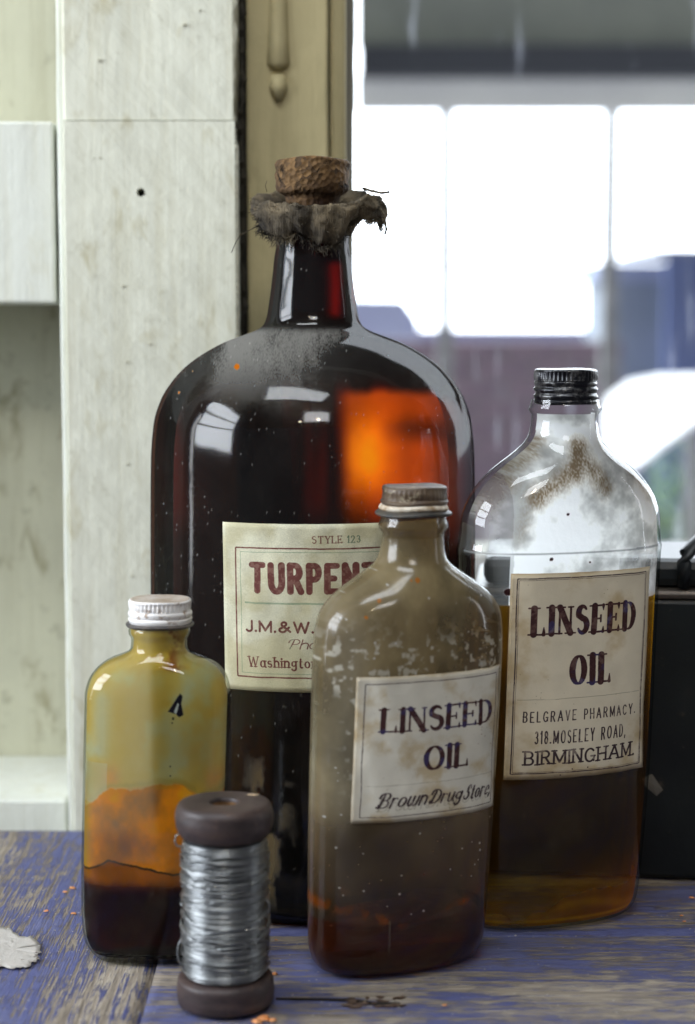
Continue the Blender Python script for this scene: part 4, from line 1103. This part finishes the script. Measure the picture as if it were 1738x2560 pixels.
gold_glint = (np.exp(-((PY-2262)/4.5)**2)*.85+np.exp(-((PY-2236-14*np.sin(PX/60))/12)**2)*sstep(.48, .62, n4)*.5+np.exp(-((PX-1616)/14)**2)*(1-sstep(1700, 2000, PY))*.8)[..., None]  # gold light along the base and right edge, painted into the film
oil_and_glow = oil_and_glow*(1-gold_glint)+np.array((236, 190, 44))/255*gold_glint
base = np.where(low[..., None], oil_and_glow, base); al = np.where(low, np.clip(.22+.40*sstep(.36, .70, n4)*(.35+hot[..., 0])+.5*gold_glint[..., 0], 0, .9), al)
filmR = film_mat('dust_and_glint_film', make_image('dust_and_glint_map', base, al), .90, .5)
m_clear = shell_mat('clear_glass', (.975, .985, .98, 1), (.32, .36, .34, 1), .025, bumpy=.22)
m_oil = liquid_mat('amber_oil', (.93, .80, .08, 1), 26.0, straight=True)
zl = P(869, 1490, RY).z
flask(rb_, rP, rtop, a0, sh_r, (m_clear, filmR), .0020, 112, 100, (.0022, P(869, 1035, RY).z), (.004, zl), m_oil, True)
# label
def yz(px, py, Yf): return P(px, py, Yf).z
flask_label('paper_label', rP, 0.0005, .0448, yz(1430, 1948, RY-.036), yz(1430, 1434, RY-.036), label_mat('pharmacy_label', paper_linseed('pharmacy')), rb_, sh_r, 0.0,
            curl=lambda u, v: .0010*max(0, (u-.93)/.07)*max(0, 1-v*3))
# black worn cap
def cap_mat(name, paint, worn, rust, amt=.5, metal=.0, rough=.45):
    m, nt, out = mat(name); v = coords(nt); n1 = noise(nt, v, 130, 5, .7); n2 = noise(nt, v, 42, 4, .6)
    c = mixc(nt, ramp(nt, n1, [(.52-.1*amt, (0, 0, 0)), (.64-.1*amt, (1, 1, 1))]).outputs[0], paint, worn)
    c = mixc(nt, ramp(nt, n2, [(.54, (0, 0, 0)), (.66, (1, 1, 1))]).outputs[0], c, rust)
    principled(nt, out, c, rough, metal, bump(nt, n1, .5, .0006), .5); return m
def screw_cap(root, Y, px, rows, m_, knurl, sx, wob=.00015, name='cap', seg=180):
    rr = [(W(p, Y, y), P(869, y, Y).z) for (p, y) in rows]
    kn = (P(869, knurl[1], Y).z, P(869, knurl[0], Y).z, knurl[2], knurl[3]) if knurl else None
    o = lathe(name, dense(rr), m_, root, seg, kn, wob); zc = sum(z for _, z in rr)/len(rr)
    o.location = (sx[0]*zc, sx[1]*zc, 0); return o
screw_cap(rb_, RY, 0, [(76, 1012), (80, 1006), (77, 1000), (80, 996), (81, 991), (77, 986), (76, 983), (80, 978), (80, 973), (76, 969), (76, 966), (79, 962), (79, 957), (77, 955), (80, 953), (80, 948), (80, 940), (80, 932), (77, 926), (70, 924), (30, 924)],
          cap_mat('black_cap', L(18, 19, 26), L(96, 96, 96), L(34, 30, 28), .35, .35, .28), (930, 953, 46, .0011), sh_r)

# ---- middle: smaller grimy flask
MY = .977; my = R(22)
mbo = bottle_empty('linseed_bottle', 990, MY, my, 'grimy brown flask with drug store linseed label and corroded brown cap, nearest in the middle')
km = 1/math.sqrt(math.cos(my)**2+(.56*math.sin(my))**2)
rows = [(1290, 82, 1, 2), (1302, 82, 1, 2), (1308, 87, 1, 2), (1318, 88, 1, 2), (1326, 84, 1, 2), (1333, 77, 1, 2), (1350, 78, 1, 2), (1380, 82, 1, 2), (1398, 88, 1, 2), (1412, 98, .95, 2), (1426, 116, .90, 2.03),
        (1442, 140, .80, 2.06), (1460, 166, .73, 2.1), (1480, 191, .67, 2.15), (1505, 213, .62, 2.2), (1540, 228, .58, 2.25), (1590, 234, .565, 2.3), (1650, 235, .56, 2.35)]
pr = []
for (z, a, b, n) in prof_from(rows, MY):
    kk = 1 if n == 2 else 1+(km-1)*min(1, (n-2)/.25); pr.append((z, a*kk, b*kk, n))
a1 = W(235, MY, 1650)*km
pr += [(P(869, 2000, MY).z, a1*.985, a1*.55, 2.35), (.03, a1*.955, a1*.54, 2.35), (.014, a1*.94, a1*.53, 2.35), (.006, a1*.90, a1*.49, 2.35), (.0015, a1*.84, a1*.43, 2.3), (0, a1*.78, a1*.38, 2.3)]
mP = Prof(pr); mtop = max(r[0] for r in pr); sh_m = yaw_shear(my, .036)
h, w = 620, 440
yy, xx = np.mgrid[0:h, 0:w]; V = 1-yy/h; U = xx/w
yk = (2420, 2200, 2000, 1800, 1600, 1400, 1300)
PX = 1005+(U-.5)*2*235; PY = np.interp(V*mtop, [max(0, P(869, y, MY).z) for y in yk], yk)
n1 = fbm(h, w, 7, 5); n2 = fbm(h, w, 46, 4); n3 = fbm(h, w, 84, 2, .6)
base = np.ones((h, w, 3))*np.array((124, 112, 84))/255*(.62+.76*n1)[..., None]
al = .34+.46*n1
al = al*(1-.45*sstep(1960, 2080, PY))*(1-.60*sstep(2120, 2260, PY+60*(n1-.5))); al = np.where(PY < 1340, al*.8, al)
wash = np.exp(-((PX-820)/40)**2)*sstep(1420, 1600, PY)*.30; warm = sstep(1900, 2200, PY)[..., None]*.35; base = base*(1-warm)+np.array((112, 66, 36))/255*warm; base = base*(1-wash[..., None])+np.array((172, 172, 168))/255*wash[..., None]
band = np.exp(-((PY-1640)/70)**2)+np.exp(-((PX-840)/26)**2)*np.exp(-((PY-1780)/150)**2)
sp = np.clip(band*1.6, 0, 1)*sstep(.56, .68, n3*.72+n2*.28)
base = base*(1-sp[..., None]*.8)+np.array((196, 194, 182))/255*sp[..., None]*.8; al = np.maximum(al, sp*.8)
for (x, y, s_) in ((975, 1437, 6), (882, 1482, 6), (960, 1437, 4), (850, 1520, 4)):
    mk = np.hypot((PX-x), PY-y)+9*(n2-.5) < s_; base[mk] = np.array((176, 106, 40))/255; al[mk] = .75
for _ in range(90):
    x, y = rng.uniform(780, 1230), rng.uniform(1380, 2300); mk = np.hypot(PX-x, PY-y) < rng.uniform(1.2, 3.0); base[mk] = np.array((200, 200, 196))/255; al[mk] = .75
lowz = sstep(2262, 2275, PY+5*np.sin(PX/40))*.8; base = base*(1-lowz[..., None])+np.array((88, 34, 12))/255*(.5+n1)[..., None]*lowz[..., None]; al = np.maximum(al, lowz*.34)
ob = np.exp(-((PY-2245-26*np.sin(PX/70))/20)**2)*sstep(.42, .6, n1*.5+n2*.5); base = base*(1-ob[..., None])+np.array((150, 74, 16))/255*ob[..., None]; al = np.maximum(al, ob*.55)
# long scratches and dried runs
for (x0_, y0_, x1_, y1_, wd) in ((930, 2262, 932, 2345, 1.6), (1180, 2240, 1178, 2280, 1.2)):
    dx, dy = x1_-x0_, y1_-y0_; t = np.clip(((PX-x0_)*dx+(PY-y0_)*dy)/(dx*dx+dy*dy), 0, 1); mk = np.hypot(PX-x0_-t*dx, PY-y0_-t*dy) < wd
    base[mk] = np.array((150, 138, 120))/255; al[mk] = .35
gimg = make_image('grime_map', base, np.clip(al, 0, 1))
def mid_grime(nt, under, v, nrm):
    t = N(nt, 'ShaderNodeTexImage'); t.image = gimg; t.interpolation = 'Cubic'; t.extension = 'EXTEND'
    s_ = film_over(nt, under, t.outputs['Color'], t.outputs['Alpha'], .25)
    g = N(nt, 'ShaderNodeBsdfGlossy'); g.inputs['Roughness'].default_value = .20
    fr = N(nt, 'ShaderNodeFresnel'); fr.inputs['IOR'].default_value = 1.4
    geo = N(nt, 'ShaderNodeNewGeometry')
    f = mth(nt, 'MULTIPLY', mth(nt, 'MULTIPLY', fr.outputs[0], .8), mth(nt, 'SUBTRACT', 1.0, geo.outputs['Backfacing']))
    m3 = N(nt, 'ShaderNodeMixShader'); nt.links.new(f, m3.inputs[0]); nt.links.new(s_, m3.inputs[1]); nt.links.new(g.outputs[0], m3.inputs[2])
    return m3.outputs[0]
m_grimy = shell_mat('grimy_glass', (.66, .52, .34, 1), (.16, .11, .06, 1), .05, grime=mid_grime, bumpy=.15)
m_oil2 = liquid_mat('dark_red_oil', (.82, .30, .03, 1), 70.0, 1.30)
flask(mbo, mP, mtop, a1, sh_m, (m_grimy, None), .0016, 112, 100, None, (.0035, P(869, 2268, MY).z), m_oil2)
flask_label('paper_label', mP, .0040, .0440, yz(1050, 2054, MY-.03), yz(1050, 1690, MY-.03), label_mat('drug_store_label', paper_linseed('drug')), mbo, sh_m, 0.0,
            curl=lambda u, v: .0009*max(0, (.08-u)/.08)*(.5+.5*math.sin(v*9)))
m, nt, out = mat('corroded_cap'); v = coords(nt); n1_ = noise(nt, v, 150, 5, .7); n2_ = noise(nt, v, 60, 4, .6)
c = mixc(nt, ramp(nt, n2_, [(.42, (0, 0, 0)), (.6, (1, 1, 1))]).outputs[0], L(60, 44, 33), L(92, 76, 58)); c = mixc(nt, ramp(nt, n1_, [(.58, (0, 0, 0)), (.70, (1, 1, 1))]).outputs[0], c, L(186, 176, 150))
principled(nt, out, c, .5, 0, bump(nt, n1_, .6, .0006), .5); m_ccap = m
screw_cap(mbo, MY, 0, [(76, 1284), (82, 1278), (82, 1262), (84, 1259), (85, 1254), (80, 1250), (81, 1245), (82, 1232), (81, 1222), (78, 1217), (70, 1216), (60, 1217.5), (30, 1218)], m_ccap, (1222, 1250, 40, .0004), sh_m, .0003)
screw_cap(mbo, MY, 0, [(84, 1276), (88, 1273), (88, 1268), (85, 1264), (83, 1262)], simple('flaking_white_paint', L(216, 208, 192), L(150, 124, 90), 220, .6, .5), None, sh_m, .0003, 'white_bead')
screw_cap(mbo, MY, 0, [(84, 1291), (93, 1289), (96, 1285), (94, 1281), (85, 1276)], simple('dark_rim', L(52, 54, 56), L(80, 74, 64), 200, .45), None, sh_m, .0003, 'rim')

# ---- left: small flask with yellow residue
LY = .985; lyw = R(-2)
lb = bottle_empty('residue_bottle', 378, LY, lyw, 'small clear flask with yellow haze, orange resin and dark liquid, white screw cap')
rows = [(1560, 72, 1, 2), (1566, 72, 1, 2), (1572, 77, 1, 2), (1582, 78, 1, 2), (1590, 74, 1, 2), (1596, 70, 1, 2), (1618, 70, 1, 2), (1628, 74, .98, 2.05), (1636, 87, .92, 2.1), (1643, 108, .80, 2.3), (1652, 128, .71, 2.5),
        (1664, 146, .65, 2.7), (1682, 163, .61, 2.9), (1704, 174, .59, 3.0), (1735, 180, .58, 3.1)]
pr = prof_from(rows, LY); a2 = W(180, LY, 1735)
pr += [(P(869, 2000, LY).z, a2*1.0, a2*.58, 3.1), (.03, a2*.985, a2*.57, 3.1), (.012, a2*.94, a2*.54, 3.0), (.004, a2*.84, a2*.46, 2.9), (0, a2*.74, a2*.39, 2.8)]
lP = Prof(pr); ltop = max(r[0] for r in pr); sh_l = yaw_shear(lyw, .036)
h, w = 560, 300
yy, xx = np.mgrid[0:h, 0:w]; V = 1-yy/h; U = xx/w
yk = (2400, 2300, 2200, 2000, 1800, 1600, 1560)
PX = 390+(U-.5)*2*180; PY = np.interp(V*ltop, [max(0, P(869, y, LY).z) for y in yk], yk)
n1 = fbm(h, w, 7, 5); n2 = fbm(h, w, 36, 4)
yel = np.array((236, 196, 66))/255; pale = np.array((226, 228, 184))/255
k = (sstep(.30, .70, n1+.25*np.exp(-((PX-330)/70)**2)))[..., None]
base = pale*(1-k)+yel*k
al = .58+.24*n1
grey = np.exp(-((PX-480)/70)**2)*np.exp(-((PY-1860)/90)**2); al = al*(1-.30*grey)
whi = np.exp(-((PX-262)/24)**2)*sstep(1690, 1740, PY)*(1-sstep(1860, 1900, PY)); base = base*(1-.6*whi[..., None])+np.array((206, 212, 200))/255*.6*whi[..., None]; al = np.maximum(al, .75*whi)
gcl = ((PX < 280)&(PY > 1890)&(PY < 1990)); al = np.where(gcl, al*.6, al)
top = np.interp(PX, (195, 225, 262, 290, 365, 405, 460, 500, 505, 560, 590), (2010, 2000, 1965, 1948, 1945, 1934, 1935, 1955, 1972, 1965, 1960))+14*(n2-.5)
orr = sstep(-4, 7, PY-top); c_o = np.array((255, 150, 4))/255*(.40+1.05*n1)[..., None]; edge_y = np.exp(-((PX-222)/18)**2)[..., None]*.8
c_o = c_o*(1-edge_y)+np.array((190, 150, 20))/255*edge_y
tuft = np.exp(-((PX-292)/20)**2-((PY-1925)/30)**2)+np.exp(-((PX-545)/22)**2-((PY-1930)/26)**2)*.8
orr2 = np.clip(orr+tuft*.7, 0, 1)[..., None]; base = base*(1-orr2)+c_o*orr2; al = np.maximum(al, np.clip(orr+tuft*.5, 0, 1)*(.74+.26*n1))
rim_y = np.exp(-((PY-top+6)/7)**2)[..., None]*.5; base = base*(1-rim_y)+np.array((196, 160, 30))/255*rim_y
wave = np.interp(PX, (200, 222, 245, 290, 330, 400, 450, 560), (2150, 2155, 2152, 2128, 2135, 2150, 2160, 2150))+6*(n2-.5)
lnm = np.abs(PY-wave) < 2.6; base[lnm] = np.array((70, 44, 10))/255
bl = np.clip((PY > wave+2)*(PY < 2300), 0, 1)[..., None]*.5; base = base*(1-bl)+np.array((120, 56, 6))/255*bl
# run of varnish under the cap
run = np.exp(-((PX-(432+6*np.sin(PY/9)))/ (15+8*sstep(1640, 1660, PY)))**2)*(1-sstep(1655, 1672, PY))*sstep(.30, .5, n2); base = base*(1-run[..., None]*.9)+np.array((168, 98, 30))/255*run[..., None]*.9; al = np.maximum(al, run*.8)
col2 = np.exp(-((PX-415)/30)**2)*(PY > 1660)*(PY < 1950)*.35; base = base*(1-col2[..., None])+np.array((170, 140, 40))/255*col2[..., None]
# torn black scrap on the glass: two dark flanks with a pale middle
def tri(pts):
    m_ = np.zeros(PX.shape, bool); n_ = len(pts); j = n_-1
    for i in range(n_):
        (xi, yi), (xj, yj) = pts[i], pts[j]
        if yi != yj: m_ ^= ((yi > PY) != (yj > PY)) & (PX < (xj-xi)*(PY-yi)/(yj-yi)+xi)
        j = i
    return m_
mk = tri([(450, 1725), (456, 1716), (463, 1722), (460, 1740), (466, 1768), (456, 1774), (448, 1766), (428, 1760), (440, 1742)]); base[mk] = np.array((26, 24, 38))/255; al[mk] = 1
mk = tri([(451, 1738), (455, 1742), (449, 1766), (442, 1762)]); base[mk] = np.array((190, 196, 200))/255
mk = np.hypot(PX-441, PY-1777) < 3; base[mk] = .1; al[mk] = 1
for (x, y) in ((439, 1788), (437, 1894), (438, 1917)):
    mk = np.hypot(PX-x, PY-y) < 2; base[mk] = .1; al[mk] = .9
dk = sstep(2168, 2215, PY+8*(n2-.5))[..., None]; base = base*(1-dk)+np.array((50, 14, 6))/255*dk
al = np.where(PY > 2190, .12+.45*(1-sstep(2186, 2235, PY)), al)
filmL = film_mat('yellow_residue', make_image('residue_map', base, np.clip(al, 0, 1)), .50, .5, .9)
m_clear2 = shell_mat('aged_clear_glass', (.90, .92, .86, 1), (.40, .42, .34, 1), .03, bumpy=.16)
m_dregs = liquid_mat('dark_varnish', (.62, .10, .05, 1), 240.0, 1.25)
zl2 = P(869, 2186, LY).z
flask(lb, lP, ltop, a2, sh_l, (m_clear2, filmL), .0013, 112, 90, (.006, P(869, 1566, LY).z), (.0035, zl2), m_dregs, True)
m, nt, out = mat('white_tin_cap'); v = coords(nt); n1_ = noise(nt, v, 160, 5, .7); n2_ = noise(nt, v, 60, 4, .6)
geo = N(nt, 'ShaderNodeNewGeometry'); pt = geo.outputs['Pointiness']
c = mixc(nt, ramp(nt, n1_, [(.56, (0, 0, 0)), (.68, (1, 1, 1))]).outputs[0], L(232, 230, 228), L(140, 112, 84))
up = N(nt, 'ShaderNodeSeparateXYZ'); nt.links.new(geo.outputs['Normal'], up.inputs[0])
f = mth(nt, 'MULTIPLY', mth(nt, 'GREATER_THAN', up.outputs[2], .93), ramp(nt, n2_, [(.25, (.45, .45, .45)), (.6, (.95, .95, .95))]).outputs[0])
c = mixc(nt, f, c, L(168, 150, 130))
principled(nt, out, c, .42, 0, bump(nt, n1_, .4, .0005), .5); m_wcap = m
screw_cap(lb, LY, 0, [(72, 1566), (76, 1562), (78, 1556), (80, 1550), (80, 1546), (76.5, 1543), (79, 1539), (80, 1534), (79.5, 1530), (76, 1526), (77, 1524), (78, 1520), (78, 1512), (78, 1505), (76, 1500), (70, 1498.5), (66, 1499.5), (30, 1500)],
          m_wcap, (1505, 1524, 44, .0011), sh_l)
screw_cap(lb, LY, 0, [(74, 1569), (83, 1566), (86, 1561.5), (84, 1559), (77, 1556)], simple('dull_rim', L(60, 60, 64), L(100, 92, 84), 200, .4), None, sh_l, .0002, 'rim')

# ================================================================ WIRE SPOOL
SY = .9134
sp_x = xat(563, SY, 2300); spool = empty('wire_spool', (sp_x, SY, .0006)); tag(spool, 'dark wooden bobbin wound with silvery grey wire, standing at the front', 'spool')
S = lambda p: W(p, SY, 2300)
m, nt, out = mat('dark_turned_wood'); v = coords(nt, (1, 1, 3)); n1_ = noise(nt, v, 38, 5, .6); n2_ = noise(nt, coords(nt, (1, 1, 1)), 160, 4, .7)
c = ramp(nt, n1_, [(.3, L(40, 33, 34)), (.55, L(66, 54, 52)), (.75, L(84, 68, 60))]).outputs[0]
c = mixc(nt, ramp(nt, n2_, [(.62, (0, 0, 0)), (.74, (1, 1, 1))]).outputs[0], c, L(98, 76, 60))
principled(nt, out, c, .48, 0, bump(nt, n2_, .4, .0006), .45); m_sw = m
zt0 = P(869, 2006, SY).z
def zz(y): return P(869, y, SY).z
hb = .0158  # lower flange height
lathe('lower_flange', dense([(S(104), 0), (S(117), .001), (S(122), .0045), (S(122), hb-.004), (S(118), hb-.001), (S(100), hb), (S(60), hb)]), m_sw, spool, 96, wob=.0001)
ht = .0185
rowsT = [(S(60), zt0-ht), (S(98), zt0-ht), (S(112), zt0-ht+.002), (S(122), zt0-ht+.007), (S(123), zt0-.0075), (S(120), zt0-.003), (S(112), zt0-.0006), (S(100), zt0), (S(40), zt0), (S(35), zt0-.0005), (S(33), zt0-.003), (S(32), zt0-.012), (S(5), zt0-.0125)]
lathe('upper_flange', dense(rowsT), m_sw, spool, 96, wob=.0001)
lathe('hole_lining', [(S(31.5), zt0-.0118), (S(31.8), zt0-.002)], simple('ochre_hole', L(120, 88, 50), L(90, 64, 38), 200, .8), spool, 48, cap=False)
mb = MB(); chip = Vector((S(66), S(72)*-.0+S(60), zt0+.0003))
mb.add([(chip.x-.003, chip.y-.001, zt0+.0002), (chip.x+.003, chip.y-.0016, zt0+.0002), (chip.x+.0036, chip.y+.001, zt0+.0002), (chip.x-.002, chip.y+.0016, zt0+.0002), (chip.x, chip.y, zt0+.0008)], [(0, 1, 4), (1, 2, 4), (2, 3, 4), (3, 0, 4)])
mb.build('bare_chip', simple('bare_wood_chip', L(170, 148, 120), None, 100, .9), spool)
m, nt, out = mat('zinc_wire'); v = coords(nt, (1, 1, 40)); n1_ = noise(nt, v, 30, 3)
c = ramp(nt, n1_, [(.3, L(116, 119, 121)), (.7, L(178, 181, 181))]).outputs[0]
principled(nt, out, c, .34, .88, None, .5); m_wire = m
m_core = simple('wire_core', L(70, 74, 78), L(100, 104, 108), 200, .5, .3, .001, .7)
zb0, zb1 = hb+.0003, zt0-ht-.0002
lathe('barrel', [(S(96), zb0), (S(97), (zb0+zb1)/2), (S(96), zb1)], m_core, spool, 48, cap=False)
mb = MB(); Rw = S(101)
pts = []; turns = 92; SEG = 40
wz = rng.normal(0, 1, turns+2)
for i in range(turns*SEG):
    t = i/SEG; k_ = int(t); a = 2*math.pi*t; fr_ = t-k_
    j = wz[k_]*(1-fr_)+wz[k_+1]*fr_
    z_w = zb0+.0006+(zb1-zb0-.0012)*t/turns + j*.00022
    pts.append((math.cos(a)*(Rw+.0003*j), math.sin(a)*(Rw+.0003*j), z_w))
mb.tube(pts, .00050, 5)
for k in range(46):     # crossing, looser turns on top
    zc = random.uniform(zb0+.004, zb1-.004); tilt = random.gauss(0, .0038); tilt2 = random.gauss(0, .0015); ph_ = random.uniform(0, 6.28); r0 = Rw+random.uniform(.0007, .0022)
    lift = random.uniform(0, .0006); pts = []
    for i in range(49):
        a = 2*math.pi*i/48+ph_; z2 = zc+tilt*math.sin(a)+tilt2*math.sin(2*a+1)+.0012*(i/48)
        z2 = min(max(z2, zb0+.0005), zb1-.0005)
        pts.append((math.cos(a)*(r0+lift*math.sin(3*a)), math.sin(a)*(r0+lift*math.sin(3*a)), z2))
    mb.tube(pts, .00048, 5)
# loose ends: a small loop high on the left and a slack bow low on the left
def loop(cx, cz_, rx, rz, a0, a1, y):
    mb.tube([(cx+rx*math.cos(R(a0+(a1-a0)*i/20)), y+.001*math.sin(i*.3), cz_+rz*math.sin(R(a0+(a1-a0)*i/20))) for i in range(21)], .0005, 5)
loop(-S(109), zb1-.0006, S(13), .0032, -60, 290, -.003)
loop(-S(104), zb0+.012, S(14), .0065, 80, 280, -.003)
loop(S(100), zb0+.036, S(12), .004, -80, 80, -.004)
mb.build('wire_winding', m_wire, spool, smooth=True)

# ================================================================ DARK TOOLBOX behind the right bottle
m, nt, out = mat('black_japanned_tin'); v = coords(nt); n1_ = noise(nt, v, 16, 5, .6); n2_ = noise(nt, v, 90, 4, .7)
c = ramp(nt, n1_, [(.35, L(10, 14, 17)), (.6, L(20, 25, 26)), (.8, L(44, 40, 34))]).outputs[0]
c = mixc(nt, ramp(nt, n2_, [(.64, (0, 0, 0)), (.74, (1, 1, 1))]).outputs[0], c, L(62, 54, 46))
principled(nt, out, c, .42, .0, bump(nt, n2_, .4, .0008), .35); m_tin = m
TX, TY, TYAW = .272, 1.168, R(-6)
tb = empty('toolbox', (TX, TY, .0012), TYAW); tag(tb, 'black metal box with a raised rim and handle, behind the right linseed bottle', 'box')
hx, hy = .186, .054; zt1 = P(1690, 1402, TY-.04).z; zr = P(1690, 1492, TY-.055).z
o = board('body', -hx, -hy, 0, hx, hy, zr-.004, m_tin, tb, .003)
o = board('rim', -hx-.003, -hy-.003, zr-.0038, hx+.003, hy+.003, zr+.002, simple('worn_rim', L(58, 54, 50), L(84, 76, 68), 60, .35, metal=.3), tb, .0025)
o = board('lid', -hx+.003, -hy+.004, zr+.0022, hx-.003, hy-.004, zt1, m_tin, tb, .006)
mb = MB(); xh = P(1734, 1380, TY-.05).x-TX
mb.tube([(xh, -hy+.0, zr+.004), (xh, -hy-.004, zr+.02), (xh+.001, -hy-.002, zt1+.004), (xh+.012, -hy+.01, zt1+.014), (xh+.06, -hy+.03, zt1+.016)], [.004, .0045, .0045, .0045, .004], 12)
mb.build('handle', m_tin, tb, smooth=True)
mb = MB()
pc = P(1655, 1975, TY-hy-.004)-Vector((TX, TY, 0))
mb.add([(pc.x-.005, -hy-.0006, pc.z+.003), (pc.x+.001, -hy-.0008, pc.z+.006), (pc.x+.008, -hy-.0006, pc.z-.004), (pc.x+.004, -hy-.0006, pc.z-.008), (pc.x-.003, -hy-.0006, pc.z-.002), (pc.x+.002, -hy-.0014, pc.z-.001)],
       [(0, 5, 1), (1, 5, 2), (2, 5, 3), (3, 5, 4), (4, 5, 0)])
mb.build('paint_splash', simple('grey_splash', L(96, 92, 88), None, 100, .8), tb)

# ================================================================ SMALL THINGS ON THE BENCH
m_chip = simple('orange_crumb', L(196, 120, 60), L(222, 160, 110), 300, .8)
mb = MB()
def crumb(px, py, s, flat=.6):
    c = on_table(px, py); n = 7; vs = []
    for k in range(n):
        a = 2*math.pi*k/n; q = s*random.uniform(.6, 1.15); vs.append((c.x+q*math.cos(a)*1.3, c.y+q*math.sin(a), random.uniform(-.0001, .0004)))
    vs += [(c.x+(v_[0]-c.x)*.55, c.y+(v_[1]-c.y)*.55, s*flat*random.uniform(.7, 1.1)) for v_ in vs[:n]]
    mb.add(vs, [(k, (k+1) % n, n+(k+1) % n, n+k) for k in range(n)]+[tuple(range(n, 2*n))])
for (x, y, s) in ((181, 2221, .0018), (163, 2230, .0013), (116, 2278, .0014), (184, 2284, .0015), (686, 2436, .0018), (660, 2548, .0030), (645, 2556, .0028), (683, 2552, .0020), (1112, 2514, .0011), (640, 2440, .0012), (1705, 2290, .0012), (1712, 2304, .0010), (1730, 2245, .0016), (690, 2350, .0008)): crumb(x, y, s)
cr_o = mb.build('crumb_scatter', m_chip); tag(cr_o, 'scattered orange wood crumbs and chips on the blue bench', 'crumbs', kind='stuff')
mb = MB()
for _ in range(230):
    x = random.choice((random.uniform(0, 420), random.uniform(650, 1738))); y = random.uniform(2150, 2555) if x < 500 else random.uniform(2300, 2555)
    if y < 2330 and x < 1600 and x > 650: continue
    crumb(x, y, random.uniform(.00022, .0006), .8)
du = mb.build('dust_specks', simple('pale_specks', L(200, 196, 186), L(90, 80, 70), 900, .9)); tag(du, 'fine pale grit and dust specks scattered over the bench planks', 'dust', kind='stuff')
# torn flake of whitish paper stuck to the left plank
out_px = [(-60, 2308), (0, 2320), (30, 2328), (52, 2342), (80, 2346), (100, 2358), (104, 2378), (92, 2390), (98, 2402), (72, 2416), (40, 2424), (5, 2418), (-60, 2430)]
o2 = []
for k in range(len(out_px)):
    (a_, b_), (c_, d_) = out_px[k], out_px[(k+1) % len(out_px)]
    for q in range(4): o2.append((a_+(c_-a_)*q/4+random.uniform(-5, 5), b_+(d_-b_)*q/4+random.uniform(-4, 4)))
out_px = o2
n = len(out_px); cc = on_table(30, 2375); ringp = [on_table(*p) for p in out_px]
vs = []; fs = []; LV = 5
for l in range(LV+1):
    k_ = 1-l/LV*.92
    for p in ringp:
        q = cc+(p-cc)*k_; vs.append((q.x, q.y, 0.0006+.0004*mnoise.noise(Vector((q.x*160, q.y*160, 3)))))
for l in range(LV):
    for k in range(n): fs.append((l*n+k, l*n+(k+1) % n, (l+1)*n+(k+1) % n, (l+1)*n+k))
fs.append(tuple(LV*n+k for k in range(n)))
m, nt, out = mat('flaky_white'); v = coords(nt); n1_ = noise(nt, v, 120, 5, .7); n2_ = noise(nt, v, 55, 4, .6, 1.0)
c = mixc(nt, ramp(nt, n2_, [(.36, (1, 1, 1)), (.43, (0, 0, 0))]).outputs[0], L(188, 184, 178), L(96, 78, 62)); c = mixc(nt, ramp(nt, n2_, [(.28, (1, 1, 1)), (.33, (0, 0, 0))]).outputs[0], c, L(24, 20, 18))
principled(nt, out, c, .8, 0, bump(nt, n1_, .8, .0015), .3)
fl = mesh_obj('torn_scrap', vs, fs, m, smooth=True); tag(fl, 'torn crumpled whitish scrap stuck to the left end of the bench', 'scrap')
so = fl.modifiers.new('thickness', 'SOLIDIFY'); so.thickness = .0003
print('TRIS', sum(len(o.data.loop_triangles) or len(o.data.polygons)*2 for o in bpy.data.objects if o.type == 'MESH'))
